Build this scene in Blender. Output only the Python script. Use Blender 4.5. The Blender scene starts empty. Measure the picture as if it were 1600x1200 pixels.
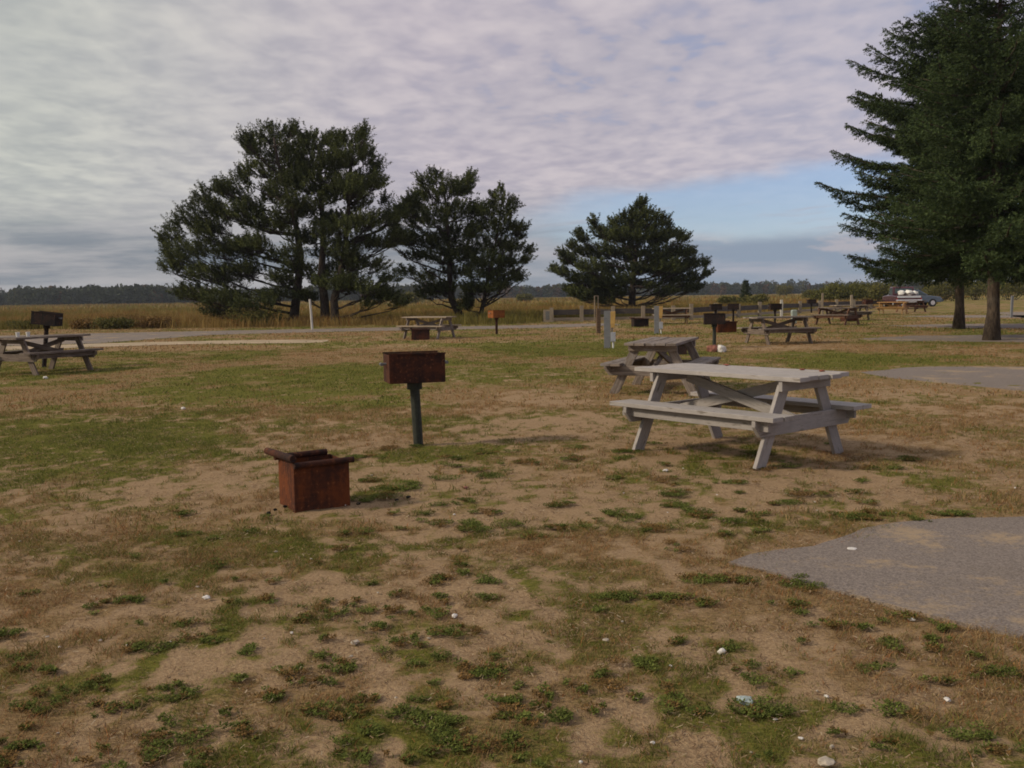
import bpy, math, random
import numpy as np
from mathutils import Matrix, Vector

# ------------------------------------------------------------------ camera, sky, sun
sc = bpy.context.scene
R = math.radians
F_PX, CAM_H = 1500.0, 1.45
PITCH, ROLL = math.atan(138 / 1500), R(0.8)
cd = bpy.data.cameras.new("camera")
cam = bpy.data.objects.new("camera", cd)
sc.collection.objects.link(cam)
cd.sensor_width = 36; cd.lens = 36 * F_PX / 1600
cd.clip_start = 0.1; cd.clip_end = 12000
cam.matrix_world = Matrix.Translation((0, 0, CAM_H)) @ Matrix.Rotation(R(90) - PITCH, 4, 'X') @ Matrix.Rotation(-ROLL, 4, 'Z')
sc.camera = cam
sc.render.resolution_x, sc.render.resolution_y = 1024, 768
sc.view_settings.view_transform = 'Standard'
sc.view_settings.look = 'None'
sc.view_settings.exposure = 0.0
sc.view_settings.gamma = 1.0
sc.cycles.filter_width = 1.8

SUN_EL, SUN_AZ = R(33), R(-102)          # azimuth clockwise from +Y
SUN_STRENGTH, SUN_ANGLE = 2.9, R(7)
SKY_STRENGTH = 0.09
sd = bpy.data.lights.new("sun", 'SUN'); sd.energy = SUN_STRENGTH; sd.angle = SUN_ANGLE
sd.color = (1.0, 0.87, 0.68)
so = bpy.data.objects.new("sun", sd); sc.collection.objects.link(so)
sv = Vector((math.sin(SUN_AZ) * math.cos(SUN_EL), math.cos(SUN_AZ) * math.cos(SUN_EL), math.sin(SUN_EL)))
so.rotation_euler = sv.to_track_quat('Z', 'Y').to_euler()
so.location = (-30, 0, 40)

W = bpy.data.worlds.new("World"); sc.world = W; W.use_nodes = True


class NT:
    """small node-tree writer"""
    def __init__(s, tree):
        s.t = tree; s.n = tree.nodes; s.l = tree.links

    def put(s, sock, v):
        if v is None: return
        if isinstance(v, bpy.types.NodeSocket): s.l.new(v, sock)
        else:
            if hasattr(sock.default_value, '__len__') and not hasattr(v, '__len__'): v = (v,) * len(sock.default_value)
            if hasattr(v, '__len__') and hasattr(sock.default_value, '__len__') and len(v) == 3 and len(sock.default_value) == 4: v = (*v, 1)
            sock.default_value = v

    def new(s, typ, **kw):
        n = s.n.new(typ)
        for k, v in kw.items(): setattr(n, k, v)
        return n

    def math(s, op, a, b=None, c=None, clamp=False):
        n = s.new('ShaderNodeMath', operation=op, use_clamp=clamp)
        s.put(n.inputs[0], a); s.put(n.inputs[1], b)
        if c is not None: s.put(n.inputs[2], c)
        return n.outputs[0]

    def vmath(s, op, a, b=None):
        n = s.new('ShaderNodeVectorMath', operation=op)
        s.put(n.inputs[0], a); s.put(n.inputs[1], b)
        return n.outputs[0]

    def ss(s, x, a, b):                       # smoothstep a..b -> 0..1
        n = s.new('ShaderNodeMapRange', interpolation_type='SMOOTHSTEP')
        s.put(n.inputs[0], x); s.put(n.inputs[1], a); s.put(n.inputs[2], b)
        return n.outputs[0]

    def mix(s, f, a, b):
        n = s.new('ShaderNodeMix', data_type='RGBA')
        s.put(n.inputs[0], f); s.put(n.inputs[6], a); s.put(n.inputs[7], b)
        return n.outputs[2]

    def noise(s, vec, scale, detail=4, rough=0.55, dist=0.0, color=False):
        n = s.new('ShaderNodeTexNoise')
        s.put(n.inputs['Vector'], vec); n.inputs['Scale'].default_value = scale
        n.inputs['Detail'].default_value = detail; n.inputs['Roughness'].default_value = rough
        n.inputs['Distortion'].default_value = dist
        return n.outputs['Color' if color else 'Fac']

    def xyz(s, x=0.0, y=0.0, z=0.0):
        n = s.new('ShaderNodeCombineXYZ')
        for i, v in enumerate((x, y, z)): s.put(n.inputs[i], v)
        return n.outputs[0]


def build_sky():
    t = NT(W.node_tree); t.n.clear()
    out = t.new('ShaderNodeOutputWorld')
    sky = t.new('ShaderNodeTexSky', sky_type='NISHITA')
    sky.sun_disc = False; sky.sun_elevation = SUN_EL; sky.sun_rotation = SUN_AZ
    sky.air_density = 1.0; sky.dust_density = 0.4; sky.ozone_density = 4.0
    bg1 = t.new('ShaderNodeBackground'); t.l.new(t.vmath('MULTIPLY', sky.outputs[0], (1.25, 1.2, 1.34)), bg1.inputs[0]); bg1.inputs[1].default_value = SKY_STRENGTH
    tc = t.new('ShaderNodeTexCoord'); sep = t.new('ShaderNodeSeparateXYZ')
    nrm = t.vmath('NORMALIZE', tc.outputs['Generated'])
    t.l.new(nrm, sep.inputs[0])
    x, y, z = sep.outputs
    # cloud layer: project the direction on a flat sheet overhead
    zz = t.math('ADD', t.math('MAXIMUM', z, 0.0), 0.10)
    u = t.math('DIVIDE', x, zz); v = t.math('DIVIDE', y, zz)
    P = t.xyz(u, v, 0)
    yy = t.math('MAXIMUM', y, 0.08)
    az = t.math('DIVIDE', x, yy); el = t.math('DIVIDE', z, yy)
    # altocumulus ripples: short across the rows, long along them
    rot = t.new('ShaderNodeMapping'); t.l.new(P, rot.inputs[0]); rot.inputs['Rotation'].default_value = (0, 0, R(-14)); rot.inputs['Scale'].default_value = (1.25, 0.95, 1)
    rip = t.noise(rot.outputs[0], 3.6, 4, 0.55, 0.5)
    rot2 = t.new('ShaderNodeMapping'); t.l.new(P, rot2.inputs[0]); rot2.inputs['Rotation'].default_value = (0, 0, R(16)); rot2.inputs['Scale'].default_value = (1.2, 0.9, 1)
    rip2 = t.noise(rot2.outputs[0], 7.5, 2, 0.5, 0.1)
    big = t.noise(P, 0.42, 3, 0.5, 0.3)
    dens = t.math('ADD', t.math('MULTIPLY', rip, 0.55), t.math('MULTIPLY', rip2, 0.45))
    lump = t.ss(dens, 0.30, 0.70)
    # cloud colour: lavender-pink in the middle, greener grey to the left, cool grey low down
    mid = t.mix(lump, (0.44, 0.405, 0.475), (0.64, 0.575, 0.60))
    left = t.mix(lump, (0.43, 0.45, 0.44), (0.60, 0.61, 0.555))
    rightc = t.mix(lump, (0.385, 0.395, 0.51), (0.56, 0.52, 0.58))
    c = t.mix(t.ss(az, -0.55, -0.05), left, mid)
    c = t.mix(t.ss(az, 0.0, 0.5), c, rightc)
    c = t.mix(t.ss(big, 0.42, 0.7), c, t.mix(0.35, c, (0.30, 0.31, 0.39)))
    # low grey belt at the horizon
    stretch = t.xyz(t.math('MULTIPLY', az, 3.0), t.math('MULTIPLY', el, 26.0), 0)
    hn = t.noise(stretch, 1.3, 5, 0.6)
    lowc = t.mix(t.ss(hn, 0.38, 0.62), (0.21, 0.24, 0.28), (0.42, 0.41, 0.42))
    lowr = t.mix(t.ss(hn, 0.42, 0.66), (0.27, 0.33, 0.42), (0.40, 0.41, 0.47))
    lowc = t.mix(t.ss(az, -0.15, 0.25), lowc, lowr)
    elw = t.math('ADD', el, t.math('MULTIPLY', t.math('SUBTRACT', hn, 0.5), 0.05))
    c = t.mix(t.ss(elw, 0.035, 0.13), lowc, c)
    # pale pink cumulus tops peeping over the low belt
    cum = t.noise(t.xyz(t.math('MULTIPLY', az, 9.0), t.math('MULTIPLY', el, 38.0), 3.0), 1.1, 5, 0.6)
    band = t.math('MULTIPLY', t.ss(el, 0.02, 0.045), t.math('SUBTRACT', 1.0, t.ss(el, 0.055, 0.085)))
    bright = t.math('MULTIPLY', t.math('MULTIPLY', t.ss(cum, 0.55, 0.68), band), t.ss(az, -0.02, 0.08))
    c = t.mix(t.math('MULTIPLY', bright, 0.5), c, (0.58, 0.50, 0.50))
    bg2 = t.new('ShaderNodeBackground'); t.l.new(c, bg2.inputs[0]); bg2.inputs[1].default_value = 1.0
    # clear wedge under the edge of the sheet, plus a few thin holes
    wob = t.noise(t.xyz(t.math('MULTIPLY', az, 5.0), t.math('MULTIPLY', el, 14.0), 7.0), 1.2, 5, 0.6)
    wob = t.math('MULTIPLY', t.math('SUBTRACT', wob, 0.5), 0.05)
    edge = t.math('ADD', t.math('ADD', 0.088, t.math('MULTIPLY', az, 0.140)), wob)
    below = t.math('SUBTRACT', 1.0, t.ss(t.math('SUBTRACT', el, edge), -0.016, 0.010))
    above = t.ss(t.math('SUBTRACT', el, t.math('MULTIPLY', wob, 0.6)), 0.048, 0.066)
    front = t.ss(y, 0.1, 0.3)
    sidem = t.ss(az, -0.04, 0.10)
    wedge = t.math('MULTIPLY', t.math('MULTIPLY', below, above), t.math('MULTIPLY', front, sidem))
    streak = t.noise(t.xyz(t.math('MULTIPLY', az, 4.0), t.math('MULTIPLY', t.math('SUBTRACT', el, t.math('MULTIPLY', az, 0.1)), 45.0), 1.0), 1.4, 5, 0.6)
    wedge = t.math('MULTIPLY', wedge, t.math('SUBTRACT', 1.0, t.math('MULTIPLY', t.ss(streak, 0.52, 0.72), 0.75)))
    holes = t.math('MULTIPLY', t.math('SUBTRACT', 1.0, t.ss(dens, 0.37, 0.47)), t.ss(big, 0.44, 0.62))
    holes = t.math('MULTIPLY', holes, t.math('MULTIPLY', t.ss(el, 0.14, 0.2), 0.55))
    holes = t.math('MULTIPLY', holes, t.ss(az, -0.25, 0.3))
    clear = t.math('MULTIPLY', t.math('MAXIMUM', wedge, holes), 0.76)
    m = t.new('ShaderNodeMixShader'); t.l.new(clear, m.inputs[0]); t.l.new(bg2.outputs[0], m.inputs[1]); t.l.new(bg1.outputs[0], m.inputs[2])
    t.l.new(m.outputs[0], out.inputs[0])


build_sky()
random.seed(7)
rng = np.random.default_rng(11)


# ------------------------------------------------------------------ survey of the site
def gp(px, py, z=0.0):
    """ground point seen at a spot of the photograph (used to measure where things stand)"""
    u, v = px - 800.0, 600.0 - py
    c, s = math.cos(ROLL), math.sin(ROLL)
    a, b = u * c + v * s, -u * s + v * c
    cy, sy = math.cos(PITCH), math.sin(PITCH)
    t = (z - CAM_H) / (-F_PX * sy + b * cy)
    return a * t, (F_PX * cy + b * sy) * t


def at_depth(px, py, D):
    u, v = px - 800.0, 600.0 - py
    c, s = math.cos(ROLL), math.sin(ROLL)
    a, b = u * c + v * s, -u * s + v * c
    cy, sy = math.cos(PITCH), math.sin(PITCH)
    k = D / (F_PX * cy + b * sy)
    return np.array([a * k, D, CAM_H + (-F_PX * sy + b * cy) * k])


# ------------------------------------------------------------------ object helpers
def tag(o, label=None, cat=None, group=None, kind=None):
    if label: o['label'] = label
    if cat: o['category'] = cat
    if group: o['group'] = group
    if kind: o['kind'] = kind
    return o


def thing(name, label, cat, loc=(0, 0, 0), rz=0.0, group=None):
    o = bpy.data.objects.new(name, None); sc.collection.objects.link(o)
    o.empty_display_size = 0.2
    o.location = loc; o.rotation_euler = (0, 0, rz)
    return tag(o, label, cat, group)


class MB:
    def __init__(s): s.v = []; s.f = []; s.uv = []

    def face(s, idx, uv=None):
        s.f.append(tuple(idx)); s.uv.append(uv or [(0, 0)] * len(idx))

    def board(s, p0, p1, w, t, side=None, taper=None):
        """a plank from p0 to p1; w along `side`, t along the third axis; UV runs with the grain"""
        p0, p1 = Vector(p0), Vector(p1); d = (p1 - p0); L = d.length; d.normalize()
        sd_ = Vector(side) if side else Vector((0, 0, 1)).cross(d)
        sd_ = (sd_ - d * sd_.dot(d)).normalized(); n = d.cross(sd_)
        b = len(s.v); ou = random.uniform(0, 30); ov = random.uniform(0, 30)
        for p in (p0, p1):
            for a, c in ((-1, -1), (1, -1), (1, 1), (-1, 1)):
                s.v.append(p + sd_ * (w / 2 * a) + n * (t / 2 * c))
        for k in range(4):
            j = (k + 1) % 4; ww = w if k % 2 == 0 else t; o2 = ov + k * 0.7
            s.face((b + k, b + 4 + k, b + 4 + j, b + j)[::-1], [(ou, o2 + ww), (ou + L, o2 + ww), (ou + L, o2), (ou, o2)])
        s.face((b + 0, b + 1, b + 2, b + 3)[::-1], [(ou, ov)] * 4); s.face((b + 4, b + 5, b + 6, b + 7)[::-1][::-1], [(ou, ov)] * 4)
        return s

    def box(s, x0, x1, y0, y1, z0, z1):
        return s.board((x0, (y0 + y1) / 2, (z0 + z1) / 2), (x1, (y0 + y1) / 2, (z0 + z1) / 2), y1 - y0, z1 - z0, (0, 1, 0))

    def tube(s, pts, rad, n=10, caps=True):
        pts = [Vector(p) for p in pts]
        if not hasattr(rad, '__len__'): rad = [rad] * len(pts)
        b = len(s.v); up = Vector((0, 0, 1)); L = 0
        for i, p in enumerate(pts):
            d = (pts[min(i + 1, len(pts) - 1)] - pts[max(i - 1, 0)]).normalized()
            a = d.cross(up if abs(d.z) < 0.9 else Vector((1, 0, 0))).normalized(); c = d.cross(a)
            for k in range(n):
                th = 2 * math.pi * k / n
                s.v.append(p + (a * math.cos(th) + c * math.sin(th)) * rad[i])
        for i in range(len(pts) - 1):
            l = (pts[i + 1] - pts[i]).length
            for k in range(n):
                j = (k + 1) % n
                s.face((b + i * n + k, b + (i + 1) * n + k, b + (i + 1) * n + j, b + i * n + j),
                       [(L, k * .05), (L + l, k * .05), (L + l, k * .05 + .05), (L, k * .05 + .05)])
            L += l
        if caps:
            s.face([b + k for k in range(n)]); e = b + (len(pts) - 1) * n
            s.face([e + k for k in range(n)][::-1])
        return s

    def prism(s, poly, y0, y1, ins=0.0):
        """poly in (x,z) extruded over y; ins narrows nothing by default"""
        b = len(s.v); n = len(poly)
        for y in (y0, y1):
            for x, z in poly: s.v.append(Vector((x, y, z)))
        for k in range(n):
            j = (k + 1) % n; s.face((b + k, b + j, b + n + j, b + n + k))
        s.face([b + k for k in range(n)][::-1]); s.face([b + n + k for k in range(n)])
        return s

    def build(s, name, m, parent=None, bevel=0.0, smooth=False):
        me = bpy.data.meshes.new(name); me.from_pydata([tuple(v) for v in s.v], [], s.f)
        uvl = me.uv_layers.new(name="UVMap")
        flat = [c for f in s.uv for p in f for c in p]
        uvl.data.foreach_set('uv', flat)
        me.materials.append(m); me.update()
        import bmesh
        bm = bmesh.new(); bm.from_mesh(me); bmesh.ops.recalc_face_normals(bm, faces=bm.faces); bm.to_mesh(me); bm.free()
        if smooth: me.polygons.foreach_set('use_smooth', [True] * len(me.polygons))
        o = bpy.data.objects.new(name, me); sc.collection.objects.link(o)
        if parent: o.parent = parent
        if bevel:
            bv = o.modifiers.new('bevel', 'BEVEL'); bv.width = bevel; bv.segments = 2; bv.limit_method = 'ANGLE'; bv.angle_limit = R(40)
        return o


def big_mesh(name, V, FI, m, parent=None, color=None, smooth=False, floats=None):
    """numpy mesh: V (n,3), FI (m,3|4)"""
    me = bpy.data.meshes.new(name); k = FI.shape[1]
    me.vertices.add(len(V)); me.vertices.foreach_set('co', np.asarray(V, np.float32).ravel())
    me.loops.add(FI.size); me.loops.foreach_set('vertex_index', np.asarray(FI, np.int32).ravel())
    me.polygons.add(len(FI)); me.polygons.foreach_set('loop_start', np.arange(0, FI.size, k, dtype=np.int32))
    if smooth: me.polygons.foreach_set('use_smooth', np.ones(len(FI), bool))
    me.update(calc_edges=True)
    if color is not None:
        a = me.attributes.new('tint', 'FLOAT_COLOR', 'POINT'); c4 = np.ones((len(V), 4), np.float32); c4[:, :3] = color
        a.data.foreach_set('color', c4.ravel())
    for nm, arr in (floats or {}).items():
        a = me.attributes.new(nm, 'FLOAT', 'POINT'); a.data.foreach_set('value', np.asarray(arr, np.float32))
    me.materials.append(m)
    o = bpy.data.objects.new(name, me); sc.collection.objects.link(o)
    if parent: o.parent = parent
    return o


# ------------------------------------------------------------------ noise in numpy
def _hash(ix, iy, seed):
    h = (ix.astype(np.int64) * 374761393 + iy.astype(np.int64) * 668265263 + seed * 974634777) & 0xffffffff
    h = ((h ^ (h >> 13)) * 1274126177) & 0xffffffff
    return ((h ^ (h >> 16)) & 0xffff) / 65535.0


def vnoise(x, y, seed=0):
    x0, y0 = np.floor(x), np.floor(y); fx, fy = x - x0, y - y0
    fx = fx * fx * (3 - 2 * fx); fy = fy * fy * (3 - 2 * fy)
    a = _hash(x0, y0, seed); b = _hash(x0 + 1, y0, seed); c = _hash(x0, y0 + 1, seed); d = _hash(x0 + 1, y0 + 1, seed)
    return (a * (1 - fx) + b * fx) * (1 - fy) + (c * (1 - fx) + d * fx) * fy


def fbm(x, y, seed=0, oct=4):
    s = 0; a = 0.5; tot = 0
    for i in range(oct):
        s = s + a * vnoise(x + 17.3 * i, y - 9.1 * i, seed + i); tot += a; x = x * 2.03; y = y * 2.03; a *= 0.5
    return s / tot


# ------------------------------------------------------------------ materials
def mat(name):
    m = bpy.data.materials.new(name); m.use_nodes = True
    t = NT(m.node_tree); b = m.node_tree.nodes['Principled BSDF']
    return m, t, b


def bump(t, b, h, strength=0.5, dist=0.01):
    n = t.new('ShaderNodeBump'); n.inputs['Strength'].default_value = strength; n.inputs['Distance'].default_value = dist
    t.l.new(h, n.inputs['Height']); t.l.new(n.outputs[0], b.inputs['Normal'])


def m_wood(name, base, dark, worn, paint=0.0, paintc=(0.5, 0.49, 0.48), rough=0.85):
    m, t, b = mat(name)
    uv = t.new('ShaderNodeUVMap').outputs[0]; geo = t.new('ShaderNodeTexCoord').outputs['Object']
    mp = t.new('ShaderNodeMapping'); t.l.new(uv, mp.inputs[0]); mp.inputs['Scale'].default_value = (2.0, 38.0, 1)
    grain = t.noise(mp.outputs[0], 1.0, 6, 0.65, 0.6)
    blot = t.noise(geo, 5.0, 4, 0.6)
    oi = t.new('ShaderNodeObjectInfo').outputs['Random']
    c = t.mix(t.ss(grain, 0.34, 0.68), dark, base)
    c = t.mix(t.math('MULTIPLY', t.ss(blot, 0.5, 0.75), 0.7), c, worn)
    if paint:
        mp2 = t.new('ShaderNodeMapping'); t.l.new(uv, mp2.inputs[0]); mp2.inputs['Scale'].default_value = (3.0, 16.0, 1)
        pn = t.noise(mp2.outputs[0], 2.0, 8, 0.7, 0.3)
        pm = t.ss(t.math('ADD', pn, t.math('MULTIPLY', t.math('SUBTRACT', blot, 0.5), 0.5)), 1.0 - paint - 0.08, 1.0 - paint + 0.08)
        pc = t.mix(t.ss(blot, 0.35, 0.7), paintc, tuple(v * 0.80 for v in paintc))
        pc = t.mix(t.math('MULTIPLY', t.ss(pn, 0.42, 0.62), 0.30), pc, tuple(v * .55 for v in paintc))
        pc = t.mix(t.math('MULTIPLY', t.ss(grain, 0.52, 0.72), 0.6), pc, tuple(v * .45 for v in paintc))
        c = t.mix(pm, c, pc)
    hs = t.new('ShaderNodeHueSaturation'); t.l.new(c, hs.inputs['Color']); t.l.new(t.math('ADD', 0.88, t.math('MULTIPLY', oi, 0.24)), hs.inputs['Value'])
    t.l.new(hs.outputs[0], b.inputs['Base Color']); b.inputs['Roughness'].default_value = rough
    b.inputs['Specular IOR Level'].default_value = 0.25
    bump(t, b, grain, 0.6, 0.004)
    return m


def m_rust(name, hot=(0.20, 0.055, 0.018), dk=(0.035, 0.018, 0.014), bias=0.0):
    m, t, b = mat(name)
    g = t.new('ShaderNodeTexCoord').outputs['Object']
    n1 = t.noise(g, 4.5, 6, 0.65, 0.4); n2 = t.noise(g, 34, 4, 0.6)
    mp = t.new('ShaderNodeMapping'); t.l.new(g, mp.inputs[0]); mp.inputs['Scale'].default_value = (30, 30, 2.5)
    st = t.noise(mp.outputs[0], 1, 3, 0.5)
    f = t.math('ADD', t.math('ADD', t.math('MULTIPLY', n1, 0.6), t.math('MULTIPLY', n2, 0.2)), t.math('MULTIPLY', st, 0.2))
    c = t.mix(t.ss(f, 0.40 - bias, 0.60 - bias), dk, hot)
    c = t.mix(t.math('MULTIPLY', t.ss(n2, 0.58, 0.75), 0.5), c, (0.30, 0.12, 0.05))
    t.l.new(c, b.inputs['Base Color']); b.inputs['Roughness'].default_value = 0.85; b.inputs['Specular IOR Level'].default_value = 0.2
    bump(t, b, n2, 0.7, 0.004)
    return m


def m_plain(name, col, rough=0.6, metal=0.0, var=0.25, scale=8.0, spec=0.4):
    m, t, b = mat(name)
    g = t.new('ShaderNodeTexCoord').outputs['Object']
    n = t.noise(g, scale, 5, 0.6)
    c = t.mix(t.ss(n, 0.3, 0.7), tuple(v * (1 - var) for v in col), tuple(min(1, v * (1 + var * .5)) for v in col))
    t.l.new(c, b.inputs['Base Color']); b.inputs['Roughness'].default_value = rough; b.inputs['Metallic'].default_value = metal
    b.inputs['Specular IOR Level'].default_value = spec
    bump(t, b, n, 0.25, 0.003)
    return m


def m_leaf(name, rough=0.85, trans=0.15, mult=1.0):
    m, t, b = mat(name)
    a = t.new('ShaderNodeAttribute', attribute_name='tint').outputs['Color']
    c = t.vmath('MULTIPLY', a, (mult, mult, mult)) if mult != 1 else a
    t.l.new(c, b.inputs['Base Color']); b.inputs['Roughness'].default_value = rough; b.inputs['Specular IOR Level'].default_value = 0.06
    if trans:
        tr = t.new('ShaderNodeBsdfTranslucent'); t.l.new(c, tr.inputs[0])
        mx = t.new('ShaderNodeMixShader'); mx.inputs[0].default_value = trans
        t.l.new(b.outputs[0], mx.inputs[1]); t.l.new(tr.outputs[0], mx.inputs[2])
        t.l.new(mx.outputs[0], m.node_tree.nodes['Material Output'].inputs[0])
    return m


def m_bark(name, c1, c2):
    m, t, b = mat(name)
    g = t.new('ShaderNodeTexCoord').outputs['Object']
    mp = t.new('ShaderNodeMapping'); t.l.new(g, mp.inputs[0]); mp.inputs['Scale'].default_value = (14, 14, 3.5)
    n = t.noise(mp.outputs[0], 1.3, 6, 0.7, 0.5); n2 = t.noise(g, 2.0, 3, 0.5)
    c = t.mix(t.ss(n, 0.35, 0.65), c1, c2); c = t.mix(t.math('MULTIPLY', t.ss(n2, .5, .7), .4), c, (0.13, 0.12, 0.10))
    t.l.new(c, b.inputs['Base Color']); b.inputs['Roughness'].default_value = 0.95; b.inputs['Specular IOR Level'].default_value = 0.1
    bump(t, b, n, 1.0, 0.03)
    return m


def m_asphalt():
    m, t, b = mat('asphalt')
    g = t.new('ShaderNodeNewGeometry').outputs['Position']
    n1 = t.noise(g, 95, 3, 0.7); n2 = t.noise(g, 1.1, 4, 0.6, 0.4); n3 = t.noise(g, 18, 4, 0.7); n4 = t.noise(g, 0.5, 5, 0.65)
    c = t.mix(t.ss(n1, 0.32, 0.68), (0.120, 0.098, 0.086), (0.27, 0.222, 0.190))
    c = t.mix(t.math('MULTIPLY', t.ss(n3, 0.5, 0.8), 0.4), c, (0.21, 0.17, 0.13))
    sandm = t.ss(t.math('ADD', t.math('MULTIPLY', n2, 0.75), t.math('MULTIPLY', n3, 0.25)), 0.515, 0.63)
    c = t.mix(t.math('MULTIPLY', sandm, 0.75), c, (0.36, 0.26, 0.155))
    c = t.mix(t.math('MULTIPLY', t.ss(n4, 0.5, 0.72), 0.35), c, (0.15, 0.12, 0.09))
    t.l.new(c, b.inputs['Base Color']); b.inputs['Roughness'].default_value = 0.93; b.inputs['Specular IOR Level'].default_value = 0.2
    bump(t, b, n1, 0.8, 0.006)
    return m


def m_ground():
    m, t, b = mat('sandy_turf')
    P = t.new('ShaderNodeNewGeometry').outputs['Position']
    cov = t.new('ShaderNodeAttribute', attribute_name='cover').outputs['Fac']
    grn = t.new('ShaderNodeAttribute', attribute_name='green').outputs['Fac']
    mar = t.new('ShaderNodeAttribute', attribute_name='marsh').outputs['Fac']
    n1 = t.noise(P, 1.7, 5, 0.65, 0.6); n2 = t.noise(P, 9.0, 5, 0.68, 0.5); n3 = t.noise(P, 60.0, 4, 0.7); n4 = t.noise(P, 240.0, 2, 0.7)
    mp = t.new('ShaderNodeMapping'); t.l.new(P, mp.inputs[0]); mp.inputs['Scale'].default_value = (22, 60, 22); mp.inputs['Rotation'].default_value = (0, 0, 0.5)
    st = t.noise(mp.outputs[0], 1.0, 4, 0.7, 1.2)
    sand = t.mix(t.ss(n3, 0.28, 0.72), (0.240, 0.155, 0.087), (0.44, 0.305, 0.175))
    sand = t.mix(t.math('MULTIPLY', t.ss(n4, 0.45, 0.75), 0.45), sand, (0.50, 0.36, 0.235))
    sand = t.mix(t.math('MULTIPLY', t.ss(n2, 0.5, 0.75), 0.55), sand, (0.25, 0.16, 0.09))
    thatch = t.mix(t.ss(st, 0.3, 0.7), (0.15, 0.095, 0.045), (0.37, 0.25, 0.125))
    thatch = t.mix(t.math('MULTIPLY', t.ss(n1, 0.52, 0.7), 0.6), thatch, (0.21, 0.105, 0.045))
    green = t.mix(t.ss(st, 0.3, 0.7), (0.085, 0.090, 0.016), (0.20, 0.180, 0.042))
    k = t.math('ADD', cov, t.math('MULTIPLY', t.math('SUBTRACT', n2, 0.5), 1.15))
    k = t.math('ADD', k, t.math('MULTIPLY', t.math('SUBTRACT', n3, 0.5), 1.0))
    k2 = t.math('ADD', grn, t.math('MULTIPLY', t.math('SUBTRACT', n2, 0.5), 0.7))
    k2 = t.math('ADD', k2, t.math('MULTIPLY', t.math('SUBTRACT', n1, 0.5), 0.5))
    c = t.mix(t.ss(k, 0.30, 0.68), sand, t.mix(t.ss(k2, 0.40, 0.66), thatch, green))
    # marsh beyond the road
    mm = t.new('ShaderNodeMapping'); t.l.new(P, mm.inputs[0]); mm.inputs['Scale'].default_value = (0.012, 0.035, 0.05)
    mn = t.noise(mm.outputs[0], 1.0, 6, 0.7, 0.3); mn2 = t.noise(P, 0.9, 5, 0.7)
    mc = t.mix(t.ss(mn, 0.38, 0.62), (0.17, 0.15, 0.045), (0.28, 0.20, 0.068))
    mc = t.mix(t.math('MULTIPLY', t.ss(mn2, 0.45, 0.7), 0.6), mc, (0.14, 0.105, 0.040))
    c = t.mix(mar, c, mc)
    t.l.new(c, b.inputs['Base Color']); b.inputs['Roughness'].default_value = 1.0; b.inputs['Specular IOR Level'].default_value = 0.05
    h = t.math('ADD', t.math('MULTIPLY', n2, 1.0), t.math('MULTIPLY', n3, 0.5))
    h = t.math('ADD', h, t.math('MULTIPLY', n4, 0.14))
    bump(t, b, h, 0.9, 0.03)
    return m


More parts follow.
